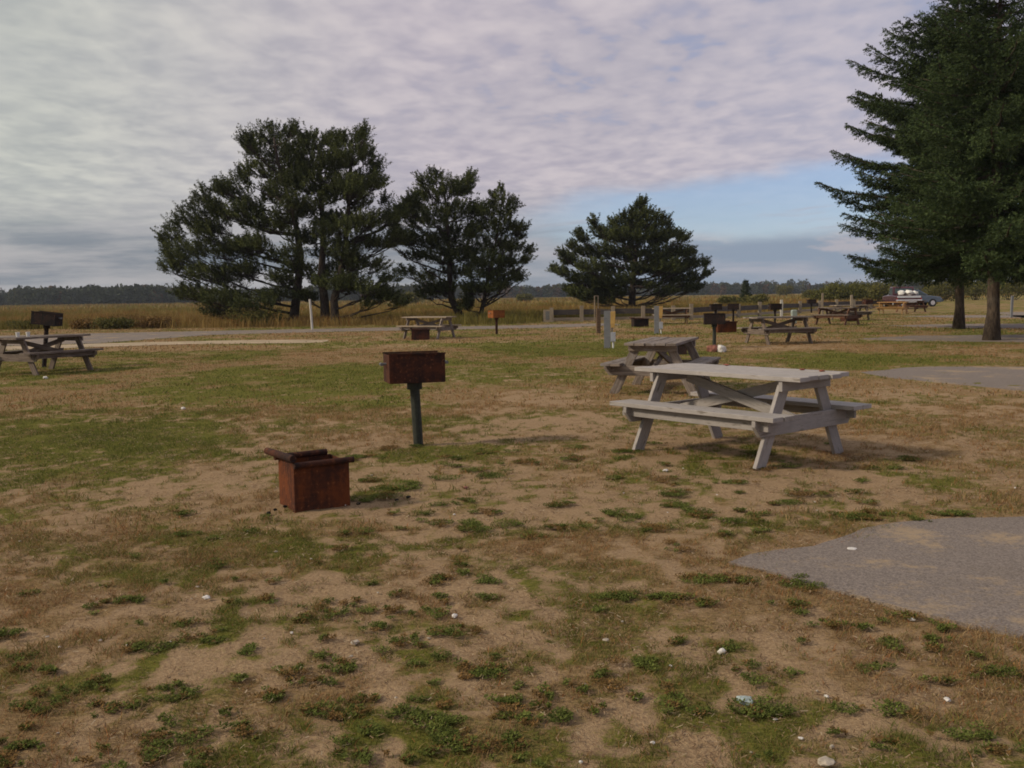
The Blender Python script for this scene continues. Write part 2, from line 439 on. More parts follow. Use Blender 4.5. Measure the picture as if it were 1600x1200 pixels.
M = dict(
    painted=m_wood('painted_wood', (0.27, 0.235, 0.20), (0.12, 0.10, 0.085), (0.22, 0.19, 0.17), 0.62, (0.36, 0.325, 0.305)),
    weathered=m_wood('weathered_wood', (0.28, 0.225, 0.185), (0.115, 0.09, 0.075), (0.22, 0.18, 0.16), 0.40, (0.37, 0.33, 0.32)),
    oldwood=m_wood('grey_wood', (0.20, 0.155, 0.125), (0.085, 0.062, 0.052), (0.28, 0.23, 0.18), 0.22, (0.30, 0.26, 0.23)),
    palewood=m_wood('pale_wood', (0.42, 0.34, 0.25), (0.24, 0.18, 0.13), (0.36, 0.29, 0.22), 0.3, (0.50, 0.45, 0.40)),
    yellow_wood=m_wood('yellow_wood', (0.46, 0.27, 0.10), (0.30, 0.16, 0.06), (0.38, 0.22, 0.09)),
    redwood=m_wood('red_brown_wood', (0.19, 0.095, 0.06), (0.09, 0.045, 0.03), (0.15, 0.08, 0.05)),
    postwood=m_wood('brown_post_wood', (0.18, 0.115, 0.070), (0.085, 0.055, 0.035), (0.14, 0.10, 0.07)),
    rail=m_wood('dark_rail_wood', (0.105, 0.088, 0.080), (0.052, 0.044, 0.042), (0.13, 0.10, 0.08)),
    fencepost=m_wood('fence_post_wood', (0.36, 0.29, 0.21), (0.20, 0.16, 0.12), (0.27, 0.22, 0.17)),
    greyboard=m_wood('grey_painted_board', (0.20, 0.195, 0.195), (0.13, 0.128, 0.13), (0.17, 0.165, 0.17), 0.7, (0.205, 0.205, 0.215)),
    whitepost=m_wood('white_painted_post', (0.42, 0.39, 0.34), (0.25, 0.22, 0.19), (0.4, 0.37, 0.32), 0.7, (0.58, 0.55, 0.50)),
    rust=m_rust('rusty_steel', (0.130, 0.036, 0.011), (0.040, 0.015, 0.010)),
    rust_dark=m_rust('dark_rusty_steel', (0.075, 0.024, 0.012), (0.020, 0.011, 0.010)),
    rust_soot=m_rust('sooty_steel', (0.035, 0.018, 0.014), (0.012, 0.010, 0.011), -0.03),
    rust_bright=m_rust('orange_rusty_steel', (0.26, 0.085, 0.022), (0.07, 0.025, 0.014), 0.05),
    postmetal=m_plain('green_black_pipe', (0.030, 0.033, 0.025), 0.6, 0.2, 0.4, 20),
    galv=m_plain('galvanised_metal', (0.20, 0.20, 0.20), 0.5, 0.5, 0.3, 14),
    yellow=m_plain('yellow_outlet_cover', (0.48, 0.29, 0.09), 0.5, 0, 0.15),
    greybox=m_plain('grey_meter_box', (0.36, 0.36, 0.40), 0.5, 0, 0.15),
    whiteplastic=m_plain('white_plastic', (0.66, 0.64, 0.60), 0.45, 0, 0.12),
    palegreen=m_plain('pale_green_plastic', (0.30, 0.35, 0.32), 0.5, 0, 0.15),
    stone=m_plain('pale_stone', (0.42, 0.36, 0.29), 0.9, 0, 0.35, 30, 0.2),
    shell=m_plain('white_shell', (0.62, 0.58, 0.54), 0.6, 0, 0.2, 40),
    redstone=m_plain('reddish_stone', (0.24, 0.10, 0.075), 0.9, 0, 0.4, 12, 0.2),
    greyfluff=m_plain('blue_grey_wrapper', (0.34, 0.40, 0.38), 0.5, 0, 0.4, 60),
    leafred=m_plain('dry_red_leaf', (0.25, 0.07, 0.045), 0.8, 0, 0.4, 40),
    charcoal=m_plain('charcoal', (0.012, 0.011, 0.010), 0.95, 0, 0.4, 30, 0.1),
    bark=m_bark('pine_bark', (0.026, 0.020, 0.018), (0.070, 0.052, 0.042)),
    sprucebark=m_bark('spruce_bark', (0.040, 0.030, 0.024), (0.110, 0.082, 0.060)),
    needles=m_leaf('pine_needles', 0.7, 0.10),
    grass=m_leaf('grass_blades', 0.8, 0.25),
    shrub=m_leaf('shrub_leaves', 0.8, 0.15),
    asphalt=m_asphalt(), ground=m_ground(),
    glass=m_plain('dark_glass', (0.05, 0.08, 0.09), 0.12, 0, 0.1, 3, 0.8),
    rubber=m_plain('tyre_rubber', (0.015, 0.015, 0.016), 0.8),
    maroon=m_plain('maroon_paint', (0.075, 0.022, 0.028), 0.25, 0.1, 0.1, 4, 0.6),
    bluegrey=m_plain('blue_grey_paint', (0.12, 0.155, 0.21), 0.25, 0.2, 0.1, 4, 0.6),
    chrome=m_plain('chrome_trim', (0.70, 0.70, 0.72), 0.25, 0.6, 0.1),
    cargo=m_plain('white_cargo_cloth', (0.72, 0.70, 0.66), 0.7, 0, 0.15, 5),
    redlens=m_plain('red_lamp_lens', (0.30, 0.02, 0.02), 0.2),
    sandpath=m_plain('pale_sand', (0.40, 0.31, 0.21), 0.95, 0, 0.25, 1.2, 0.1),
)

# ------------------------------------------------------------------ ground cover maps
def blob(px, py, rx, ry, w):
    cx, cy = gp(px, py); sx = rx * cy / F_PX
    sy = abs(gp(px, py + ry)[1] - gp(px, py - ry)[1]) / 2
    return cx, cy, sx, sy, w


SAND = [blob(*a) for a in [
    (350, 760, 130, 25, -.55), (250, 650, 130, 11, -.42), (480, 662, 90, 9, -.4), (560, 672, 60, 8, -.3), (700, 740, 110, 22, -.50),
    (850, 620, 70, 11, -.50), (860, 660, 130, 18, -.55), (1000, 690, 130, 22, -.40), (1150, 760, 200, 30, -.45),
    (1380, 760, 120, 22, -.45), (760, 810, 160, 30, -.5), (620, 850, 60, 25, -.3), (1420, 690, 120, 10, -.25),
    (700, 910, 150, 30, -.25), (1000, 870, 130, 30, -.2), (900, 1060, 240, 70, -.16), (600, 1020, 200, 60, -.12), (820, 730, 260, 40, -.2), (650, 690, 200, 20, -.15),
    (520, 790, 90, 14, -.5), (420, 800, 60, 12, -.3), (1250, 850, 120, 12, -.35), (1230, 543, 110, 4, -.6), (640, 541, 90, 3, -.5),
    (1120, 790, 130, 16, -.25), (1300, 640, 90, 8, -.15), (70, 700, 60, 10, -.1), (1430, 640, 140, 9, -.3), (150, 770, 120, 10, -.3),
    (950, 498, 40, 2.5, -.5), (880, 512, 90, 2.2, -.5), (1400, 1130, 160, 45, -.12)]]
LUSH = [blob(*a) for a in [
    (60, 680, 200, 40, .4), (300, 575, 280, 22, .25), (520, 600, 130, 30, .3), (860, 545, 150, 12, .35), (1350, 560, 230, 10, .3),
    (1440, 520, 160, 5, .3), (340, 830, 120, 35, .35), (700, 705, 110, 12, .55), (960, 745, 60, 8, .3), (600, 762, 30, 8, .5),
    (1150, 830, 60, 10, .2), (1430, 800, 70, 6, .4), (1290, 825, 120, 7, .3), (1250, 930, 90, 14, .3), (150, 920, 180, 50, .15),
    (1210, 1110, 90, 25, .3), (1350, 1110, 90, 14, .25), (200, 1030, 200, 60, .1), (950, 780, 120, 12, .1), (1500, 1150, 120, 40, .25),
    (60, 620, 100, 10, .3), (150, 690, 160, 12, .2), (1180, 700, 110, 10, .15), (780, 1150, 90, 18, .2), (900, 523, 90, 3, .4)]]
# greenness (against dry, reddish thatch)
GREEN = [blob(*a) for a in [
    (100, 680, 230, 50, .35), (400, 600, 300, 30, .12), (300, 560, 250, 12, .0), (520, 600, 150, 35, .15), (900, 545, 150, 12, .35), (1350, 560, 230, 8, .25),
    (330, 600, 150, 9, -.3), (600, 552, 120, 6, -.2), (1350, 610, 200, 9, -.3), (880, 850, 100, 14, -.35), (1450, 900, 150, 30, -.15), (1280, 540, 140, 5, -.3),
    (1100, 1020, 200, 40, .1), (700, 705, 110, 12, .2), (340, 840, 120, 25, .2), (120, 900, 160, 40, .0), (60, 950, 200, 30, -.15),
    (1200, 980, 120, 20, -.1), (1230, 790, 150, 12, -.15), (400, 565, 120, 6, -.2), (220, 545, 250, 5, -.1)]]


def acc(x, y, L):
    s = np.zeros_like(x)
    for cx, cy, sx, sy, w in L:
        wx = x + 0.35 * sx * (vnoise(x * 1.3, y * 1.3, 91) - .5); wy = y + 0.35 * sy * (vnoise(x * 1.3, y * 1.3, 92) - .5)
        s += w * np.exp(-(((wx - cx) / sx) ** 2 + ((wy - cy) / sy) ** 2))
    return s


def cover(x, y):
    f = fbm(x * 0.45, y * 0.45, 3, 3); g = fbm(x * 2.3, y * 1.7, 5, 4); h = fbm(x * 9.5, y * 7.0, 21, 3); fg = np.clip((9 - y) / 5, 0, 1)
    near = np.clip((y - 10) / 8, 0, 1)
    return 0.60 - 0.085 * fg + 0.15 * near + 0.35 * (f - .5) + 0.70 * (g - .5) + 1.30 * (h - .5) + .72 * acc(x, y, SAND) + .8 * acc(x, y, LUSH)


def greenness(x, y):
    return 0.485 + 0.03 * np.clip((y - 10) / 10, 0, 1) + 0.9 * (fbm(x * 0.55, y * 0.45, 31, 4) - .5) + 0.6 * (fbm(x * 2.2, y * 2.0, 37, 3) - .5) + acc(x, y, GREEN)


def marsh_edge(x):                     # where the tall grass starts behind the road
    return np.where(x < 0, 48.5 - 0.10 * x, np.interp(x, [0, 1.2, 2.2, 4, 14, 17.6, 22.1, 28.4, 34, 45, 300], [49, 50, 55.0, 55.6, 60.8, 64.3, 70.6, 77.5, 84, 100, 420])) + 1.5 * (vnoise(x * .4, x * 0, 71) - .5)


def build_ground():
    ys = np.concatenate([np.linspace(-14, 1.6, 14, endpoint=False), np.geomspace(1.6, 2900, 830)])
    t = np.linspace(-1, 1, 520); out = np.array([1.15, 1.6, 3, 8, 40, 200])
    ts = np.concatenate([-out[::-1], t, out])
    Y = np.repeat(ys[:, None], len(ts), 1); Wd = 0.78 * np.maximum(ys, 0) + 5.0
    X = np.clip(ts[None, :] * Wd[:, None], -2950, 2950) + 0.001 * ts[None, :]
    Z = -0.022 * fbm(X * 2.5, Y * 2.5, 41, 3) * (Y < 60) - 0.012 * vnoise(X * 9, Y * 9, 43) * (Y < 14)
    V = np.stack([X, Y, Z], -1).reshape(-1, 3)
    nr, nc = Y.shape; i = np.arange(nr - 1)[:, None] * nc + np.arange(nc - 1)[None, :]
    FI = np.stack([i, i + 1, i + nc + 1, i + nc], -1).reshape(-1, 4)
    x, y = V[:, 0], V[:, 1]
    mar = np.clip((y - marsh_edge(x)) / 1.5, 0, 1)
    o = big_mesh('ground', V, FI, M['ground'], smooth=True, floats=dict(cover=cover(x, y), green=greenness(x, y), marsh=mar))
    tag(o, kind='structure')


build_ground()


# ------------------------------------------------------------------ roads and pads (sheets with ragged edges)
PADS = []


def pad(name, pix, z, m=None, world=False, step=0.25, amp=0.10):
    P = [Vector(p if world else gp(*p)) for p in pix]
    ring = []
    for a, b_ in zip(P, P[1:] + P[:1]):
        L = (b_ - a).length; n = max(1, int(L / step)); nr = Vector((-(b_ - a).y, (b_ - a).x)).normalized()
        for k in range(n):
            q = a + (b_ - a) * (k / n)
            w = (float(fbm(np.array([q.x * 2.2]), np.array([q.y * 2.2]), 77, 3)[0]) - .5) * 2 * amp
            ring.append(q + nr * w)
    import bmesh
    bm = bmesh.new(); vs = [bm.verts.new((q.x, q.y, z)) for q in ring]; f = bm.faces.new(vs)
    if f.normal.z < 0: f.normal_flip()
    bm.normal_update()
    if f.normal.z < 0: bmesh.ops.reverse_faces(bm, faces=[f])
    lowv = [bm.verts.new((v.co.x, v.co.y, z - .06)) for v in vs]
    for k in range(len(vs)):
        j = (k + 1) % len(vs); bm.faces.new((vs[k], vs[j], lowv[j], lowv[k]))
    bmesh.ops.triangulate(bm, faces=bm.faces[:])
    me = bpy.data.meshes.new(name); bm.to_mesh(me); bm.free(); me.materials.append(m or M['asphalt'])
    o = bpy.data.objects.new(name, me); sc.collection.objects.link(o); tag(o, kind='structure')
    PADS.append(np.array([(q.x, q.y) for q in ring]))
    return o


def in_pads(x, y, grow=0.0):
    hit = np.zeros(len(x), bool)
    for P in PADS:
        lo = P.min(0); hi = P.max(0)
        c = (x > lo[0]) & (x < hi[0]) & (y > lo[1]) & (y < hi[1])
        if not c.any(): continue
        xi, yi = x[c], y[c]; ins = np.zeros(len(xi), bool)
        x1, y1 = P[-1]
        for x2, y2 in P:
            cr = ((y1 > yi) != (y2 > yi)); ins ^= cr & (xi < (x2 - x1) * (yi - y1) / ((y2 - y1) if y2 != y1 else 1e-9) + x1)
            x1, y1 = x2, y2
        idx = np.where(c)[0]; hit[idx[ins]] = True
    return hit


pad('asphalt_pad', [(1136, 876), (1170, 862), (1215, 856), (1262, 850), (1300, 838), (1350, 824), (1400, 815), (1500, 806), (1600, 803), (1900, 800), (2700, 815), (2700, 1240), (2000, 1085), (1600, 993), (1500, 972), (1400, 946), (1300, 918), (1210, 893)], -0.005, amp=.065, step=.12)
pad('asphalt_pad', [(1345, 581), (1400, 575), (1450, 572), (1600, 573), (1800, 580), (1800, 636), (1600, 609), (1500, 600), (1400, 590)], -0.005, amp=.12)
pad('asphalt_pad', [(1335, 529), (1420, 524.5), (1600, 522.5), (1800, 523), (1800, 540), (1600, 534), (1480, 533), (1400, 532)], -0.005, amp=.2)
pad('asphalt_pad', [(1385, 508.5), (1480, 506), (1600, 505.5), (1800, 506), (1800, 516), (1600, 513), (1450, 511)], -0.005, amp=.2)
pad('asphalt_pad', [(1400, 494), (1480, 492.5), (1800, 492), (1800, 497), (1480, 496)], -0.005, amp=.2)
# access road behind the sites, and the pale spur on the left
pad('road', [(-420, 533), (0, 524.5), (150, 520.5), (300, 517.5), (500, 513.5), (640, 511.0), (800, 508.5), (900, 505.8), (960, 504.5), (970, 507.5), (900, 510.5), (800, 513), (640, 516), (500, 518.5), (330, 523), (150, 536), (0, 541), (-420, 556)], -0.005, amp=.25, step=.5)
pad('sand_path', [(-300, 548), (0, 541.5), (150, 537), (300, 533), (400, 531), (515, 531), (505, 535), (300, 537.5), (150, 542), (0, 547), (-300, 556)], 0.001, M['sandpath'], amp=.25)
pad('road', [(1452, 471), (1500, 467), (1600, 462), (2300, 455), (2600, 545), (1700, 511), (1600, 497), (1530, 484), (1480, 477)], -0.005, amp=.3, step=.6)
pad('sand_path', [(-15, 105), (-13.5, 107.5), (-4, 104), (-4.5, 101)], 0.0, M['sandpath'], world=True, amp=.5, step=1)


# ------------------------------------------------------------------ grass
def blades(n, y0, y1, hmin, hmax, wid, thr, seed, lean=0.6, zone='turf', wide=0.66):
    r = np.random.default_rng(seed)
    # uniform over the visible fan
    y = np.sqrt(r.uniform(y0 * y0, y1 * y1, n)); x = r.uniform(-wide, wide, n) * (y + 1.2)
    if zone == 'turf':
        c = cover(x, y); g = greenness(x, y)
        fine = fbm(x * 15, y * 15, 55, 2)
        keep = (c + 1.2 * (fine - .5) + r.uniform(-.12, .12, n) > thr) & (y < marsh_edge(x) - .2)
        keep &= ~in_pads(x + r.normal(0, .07, n) * (1 + y / 12), y + r.normal(0, .07, n) * (1 + y / 12))
    else:
        g = fbm(x * .15, y * .08, 66, 4)
        keep = (y > marsh_edge(x)) & (fbm(x * .8, y * .5, 67, 3) > thr) & ~in_pads(x, y)
    x, y, g = x[keep], y[keep], g[keep]; n = len(x)
    if zone == 'turf': cc = c[keep]
    h = r.uniform(hmin, hmax, n) * (0.5 + 1.0 * vnoise(x * 3, y * 3, 8)); w = wid * r.uniform(.6, 1.4, n)
    a = r.uniform(0, 2 * np.pi, n); ln = lean * h * r.uniform(.2, 1.3, n); b = r.uniform(0, 2 * np.pi, n)
    z0 = -0.02 if zone == 'turf' else -0.03
    base = np.stack([x, y, np.full(n, z0)], -1); sd_ = np.stack([np.cos(a), np.sin(a), np.zeros(n)], -1) * w[:, None] / 2
    ldir = np.stack([np.cos(b), np.sin(b), np.zeros(n)], -1)
    midp = base + ldir * (ln * .35)[:, None] + np.array([0, 0, 1]) * (h * .62 - z0 * .0)[:, None]
    tip = base + ldir * ln[:, None] + np.array([0, 0, 1]) * h[:, None]
    midp[:, 2] -= 0; V = np.stack([base - sd_, base + sd_, midp + sd_ * .7, midp - sd_ * .7, tip], 1).reshape(-1, 3)
    i = np.arange(n)[:, None] * 5
    FI = np.concatenate([i + [0, 1, 2], i + [0, 2, 3], i + [3, 2, 4]], 0)
    k = r.uniform(0, 1, n)[:, None]
    if zone == 'turf':
        gr = np.clip((g + r.normal(0, .17, n) - .46) / .10, 0, 1)[:, None]
        grn = np.array([.070, .085, .018]) * (1 - k) + np.array([.175, .180, .045]) * k
        dry = np.array([.20, .130, .062]) * (1 - k) + np.array([.40, .27, .13]) * k
        red = (r.uniform(0, 1, n) < .25)[:, None]; dry = np.where(red, dry * np.array([.95, .62, .5]), dry)
        col = dry * (1 - gr) + grn * gr
    else:
        gg = np.clip((g - .42) / .16, 0, 1)[:, None]
        A = np.array([.115, .105, .028]) * (1 - k) + np.array([.215, .175, .050]) * k
        B = np.array([.175, .120, .040]) * (1 - k) + np.array([.33, .22, .080]) * k
        col = A * (1 - gg) + B * gg
        rd = (fbm(x * .35, y * .35, 68, 3) > .6)[:, None]; col = np.where(rd, col * np.array([.95, .72, .7]), col)
    return V, FI, np.repeat(col, 5, 0)


def join(parts):
    Vs, Fs, Cs = [], [], []; o = 0
    for V, Fi, C in parts:
        Vs.append(V); Fs.append(Fi + o); Cs.append(C); o += len(V)
    return np.concatenate(Vs), np.concatenate(Fs), np.concatenate(Cs)


V, FI, C = join([
    blades(330000, 2.2, 6, .010, .030, .0026, .50, 1, 1.6),
    blades(260000, 6, 13, .014, .038, .0048, .52, 2, 1.4),
    blades(190000, 13, 28, .02, .045, .011, .52, 3, 1.1),
    blades(130000, 28, 62, .03, .06, .026, .50, 4, .9)])
tag(big_mesh('grass', V, FI, M['grass'], color=C), 'short patchy green and brown turf on sandy ground', 'grass', kind='stuff')
V, FI, C = join([
    blades(150000, 46, 80, .30, .62, .030, .34, 5, .5, 'marsh'),
    blades(90000, 80, 150, .30, .60, .07, .42, 6, .5, 'marsh'),
    blades(50000, 150, 420, .30, .70, .22, .46, 7, .4, 'marsh')])
tag(big_mesh('marsh_grass', V, FI, M['grass'], color=C), 'tall golden brown marsh grass filling the field behind the road', 'marsh grass', kind='stuff')


def straw():
    r = np.random.default_rng(15); n = 150000
    y = r.uniform(2.0, 11, n) ** 1.0; x = r.uniform(-.7, .7, n) * (y + 1); k = ~in_pads(x, y); x, y = x[k], y[k]; n = len(x)
    k = fbm(x * 5, y * 5, 81, 3) + r.uniform(-.18, .18, n) > .54; x, y = x[k], y[k]; n = len(x)
    a = r.uniform(0, np.pi, n); l = r.uniform(.003, .012, n) * (1 + y * .08); w = r.uniform(.0006, .0014, n) * (1 + y * .15)
    z = r.uniform(-.016, .004, n); p = np.stack([x, y, z], -1)
    d = np.stack([np.cos(a), np.sin(a), r.uniform(-.1, .25, n)], -1) * l[:, None]; e = np.stack([-np.sin(a), np.cos(a), r.uniform(-.3, .3, n)], -1) * w[:, None]
    V = np.stack([p - d - e, p + d - e, p + d + e, p - d + e], 1).reshape(-1, 3)
    t = r.choice(4, n, p=[.35, .3, .25, .1]); pal = np.array([[.34, .235, .14], [.16, .10, .06], [.22, .14, .08], [.46, .36, .24]])
    C = np.repeat(pal[t] * r.uniform(.7, 1.2, (n, 1)), 4, 0)
    tag(big_mesh('straw_litter', V, np.arange(len(V)).reshape(-1, 4), M['grass'], color=C), 'dead straw bits and thatch flecks lying over the sandy ground', 'dead grass', kind='stuff')


straw()


def weeds():
    r = np.random.default_rng(5)
    spots = [(1090, 905, 12), (970, 930, 11), (1050, 930, 9), (1045, 931, 8), (765, 1050, 14), (795, 1108, 12), (820, 1120, 9), (875, 1120, 13), (580, 1135, 10), (670, 1125, 15),
             (720, 1160, 13), (760, 1165, 12), (800, 1150, 10), (700, 1145, 9), (1050, 1095, 12), (1180, 1110, 16), (1215, 1108, 14), (1560, 1048, 14), (1390, 1003, 12), (450, 1050, 9), (380, 1140, 9),
             (205, 1100, 9), (320, 1140, 9), (590, 975, 9), (760, 905, 8), (1300, 975, 9), (1240, 945, 12), (1170, 905, 9), (1245, 912, 12), (1420, 960, 9), (1005, 1030, 11), (960, 1070, 10), (1140, 1010, 11), (1390, 1105, 11),
             (1320, 1105, 11), (620, 1000, 10), (690, 985, 10), (1500, 1145, 14), (1560, 1170, 12), (690, 930, 7), (1100, 940, 8), (850, 1075, 5), (885, 1063, 4), (858, 1085, 6), (940, 1050, 6), (300, 995, 7),
             (420, 1090, 7), (560, 1110, 7), (150, 1060, 8), (60, 1080, 8), (250, 1170, 10), (230, 1150, 9), (480, 960, 8), (1470, 1060, 8), (1180, 1060, 9), (600, 762, 9), (640, 762, 8), (290, 800, 8), (900, 715, 8), (960, 745, 8), (730, 780, 5)]
    for _ in range(190):
        spots.append((r.uniform(-150, 1750), r.uniform(800, 1330), r.uniform(3, 8)))
    for _ in range(90):
        spots.append((r.uniform(-100, 700), r.uniform(900, 1250), r.uniform(3, 9)))
    for _ in range(70):
        spots.append((r.uniform(500, 1500), r.uniform(690, 830), r.uniform(4, 11)))
    Vs, Cs = [], []
    for px, py, s in spots:
        cx, cy = gp(px, py); rad = s * 1.85 * cy / F_PX
        if in_pads(np.array([cx]), np.array([cy]))[0]: continue
        lobes = [(0, 0, 1)] + [(r.normal(0, 1.0) * rad, r.normal(0, .8) * rad, r.uniform(.2, .65)) for _ in range(r.integers(2, 8))]
        for lx, ly, lr in lobes:
            n = int(42000 * (rad * lr) ** 1.7) + 14
            q = r.uniform(0, 1, n) ** .6 * rad * lr * (1 + .25 * np.sin(5 * r.uniform(0, 6.28))); a = r.uniform(0, 2 * np.pi, n)
            x = cx + lx + q * np.cos(a) * 1.15; y = cy + ly + q * np.sin(a)
            z = r.uniform(-.016, .006, n) * np.clip(1.2 - q / (rad * lr), .15, 1)
            ls = r.uniform(.004, .010, n); b = r.uniform(0, 2 * np.pi, n); el = r.uniform(-.2, .9, n)
            d = np.stack([np.cos(b) * np.cos(el), np.sin(b) * np.cos(el), np.sin(el)], -1) * ls[:, None]
            w = np.stack([-np.sin(b), np.cos(b), r.uniform(-.3, .3, n)], -1) * (ls * .42)[:, None]
            p = np.stack([x, y, z], -1)
            Vs.append(np.stack([p, p + d * .55 + w, p + d * 1.5, p + d * .55 - w], 1).reshape(-1, 3))
            k = r.uniform(0, 1, n)[:, None]; tone = r.uniform(.75, 1.2) if r.uniform() > .28 else r.uniform(.75, 1.0) * np.array([1.9, .95, 1.5])
            col = (np.array([.060, .078, .016]) * (1 - k) + np.array([.150, .170, .040]) * k) * tone
            Cs.append(np.repeat(col, 4, 0))
    V = np.concatenate(Vs); C = np.concatenate(Cs); FI = np.arange(len(V)).reshape(-1, 4)
    tag(big_mesh('ground_weeds', V, FI, M['shrub'], color=C), 'low dark green clover like weeds in clumps on the bare sand', 'weeds', kind='stuff')


weeds()


# ------------------------------------------------------------------ picnic tables
def picnic_table(label, loc, rz, m, group='picnic tables on the campground', mtop=None, L=1.83, bevel=0.0, jit=0.004):
    t = thing('picnic_table', label, 'picnic table', (loc[0], loc[1], 0), rz, group)
    J = lambda: random.uniform(-jit, jit)
    tb = MB(); n = 5; w = .142
    for k in range(n):
        y = (k - (n - 1) / 2) * (w + .010); zj = J()
        tb.board((-L / 2 + J() * 4, y, .75 - .019 + zj), (L / 2 + J() * 4, y, .75 - .019 + J()), w, .038, (0, 1, 0))
    tb.build('tabletop', mtop or m, t, bevel)
    for s in (-1, 1):
        sb = MB()
        for q in (-.072, .076):
            sb.board((-L / 2, s * .585 + q, .445 - .019 + J() * .5), (L / 2 + J() * 3, s * .585 + q, .445 - .019 + J() * .5), .142, .038, (0, 1, 0))
        sb.build('seat', mtop or m, t, bevel)
        rl = MB(); rl.board((-L / 2 + .10, s * .64, .358), (L / 2 - .10, s * .64, .358), .085, .035, (0, 0, 1)); rl.build('seat_rail', m, t, bevel)
    for e in (-1, 1):
        x = e * .70
        # splayed legs, inner face against the beams
        for s in (-1, 1):
            lg = MB(); lg.board((x - e * .0195, s * .235, .708), (x - e * .0195, s * .60, -.03), .125, .037, (0, 1, 0)); lg.build('leg', m, t, bevel)
        bmn = MB()
        xb = x + e * .0195
        poly = [(-.725, .405), (.725, .405), (.725, .355), (.65, .262), (-.65, .262), (-.725, .355)]
        b0 = len(bmn.v)
        for xx in (xb - .019, xb + .019):
            for yy, zz in poly: bmn.v.append(Vector((xx, yy, zz)))
        for k in range(6):
            j = (k + 1) % 6; bmn.face((b0 + k, b0 + j, b0 + 6 + j, b0 + 6 + k), [(poly[k][0], poly[k][1]), (poly[j][0], poly[j][1]), (poly[j][0], poly[j][1] + .04), (poly[k][0], poly[k][1] + .04)])
        for base in (b0, b0 + 6): bmn.face([base + k for k in range(6)], [(p[0], p[1]) for p in poly])
        bmn.build('seat_beam', m, t, bevel)
        cl = MB(); cl.board((xb, -.36, .664), (xb, .36, .664), .09, .038, (0, 0, 1)); cl.build('top_cleat', m, t, bevel)
    for e in (-1, 1):                # braces crossing under the top, each from a seat beam to the far end of the top
        br = MB(); yb = e * .022
        br.board((-e * .675, yb, .335), (e * .56, yb, .655), .09, .036, (0, 0, 1)); br.build('brace', m, t, bevel)
    return t


tableA = picnic_table('near picnic table in faded pale grey paint standing on bare sand', (2.06, 8.76), R(-50.5), M['painted'], bevel=.004)
tableB = picnic_table('weathered brown grey picnic table seen end on just behind the pale near table', (2.30, 14.55), R(69), M['weathered'], bevel=.004, jit=.007)
tableC = picnic_table('weathered picnic table cut off by the left edge of the picture', (-9.82, 20.1), R(66), M['oldwood'])
tableD = picnic_table('dark grey picnic table with bright end leg right of the double grill', (7.62, 27.4), R(17), M['oldwood'], mtop=M['weathered'])
tableE = picnic_table('pale topped picnic table on the brown grass left of the small pedestal grill', (-2.92, 34.2), R(-26), M['weathered'], mtop=M['palewood'])
tableF = picnic_table('dark picnic table with tilted look, front one of the far pair on the right', (14.25, 42.0), R(-48), M['redwood'], mtop=M['oldwood'])
tableG = picnic_table('far picnic table with long pale top, rear one of the pair on the right', (17.0, 48.2), R(8), M['oldwood'], mtop=M['palewood'])
tableH = picnic_table('reddish picnic table in front of the wooden rail fence', (7.75, 46.4), R(-6), M['redwood'], mtop=M['palewood'])
tableI = picnic_table('yellow tan picnic table at the edge of the big spruce boughs', (23.4, 59.0), R(-35), M['yellow_wood'], mtop=M['yellow_wood'], L=1.7)
tableJ = picnic_table('small dark red picnic table in front of the parked maroon pickup', (26.6, 64.0), R(12), M['redwood'])


# ------------------------------------------------------------------ pedestal grills
def post_grill(label, loc, rz, m, mp=None, tilt=0.0, scale=1.0, group='pedestal grills', flange=True, lift=0.0):
    t = thing('pedestal_grill', label, 'grill', (loc[0], loc[1], 0), rz, group)
    p = MB(); p.tube([(math.sin(tilt) * -.64 * 1.0, 0, .60 + lift), (0, 0, -.05)], .048 * scale, 14); p.build('post', mp or M['postmetal'], t, smooth=False)
    tx = -math.sin(tilt) * .62
    c = MB(); c.tube([(tx, 0, .545 + lift), (tx, 0, .618 + lift)], .075 * scale, 14); c.build('collar', mp or M['postmetal'], t)
    w, d, h, z0, th = .275, .17, .275, .62 + lift, .006
    fb = MB()
    fb.box(tx - w, tx + w, -d, -d + th, z0 + .002, z0 + h)             # front plate
    fb.box(tx - w, tx + w, d - th, d, z0 + .002, z0 + h)               # back plate
    fb.box(tx - w, tx - w + th, -d + th, d - th, z0 + .002, z0 + h)
    fb.box(tx + w - th, tx + w, -d + th, d - th, z0 + .002, z0 + h)
    fb.box(tx - w + th, tx + w - th, -d + th, d - th, z0 - .002, z0 + th)
    if flange:
        fb.box(tx - w - .004, tx + w + .004, -d - .012, -d + .002, z0 + h + .001, z0 + h + .014)
        fb.box(tx - w - .004, tx + w + .004, d - .002, d + .012, z0 + h + .001, z0 + h + .014)
    fb.build('firebox', m, t)
    gr = MB()
    for k in range(15):
        x = tx - w + .03 + k * (2 * w - .06) / 14; gr.tube([(x, -d + .012, z0 + h - .05), (x, d - .012, z0 + h - .05)], .005, 6)
    gr.build('grate', M['rust_soot'], t)
    for s in (-1, 1):
        hd = MB(); hd.tube([(tx + s * w, 0, z0 + h * .66), (tx + s * (w + .055), 0, z0 + h * .66)], .013, 8)
        hd.tube([(tx + s * (w + .05), -.035, z0 + h * .66), (tx + s * (w + .05), .035, z0 + h * .66)], .016, 8); hd.build('handle', M['galv'], t)
    return t


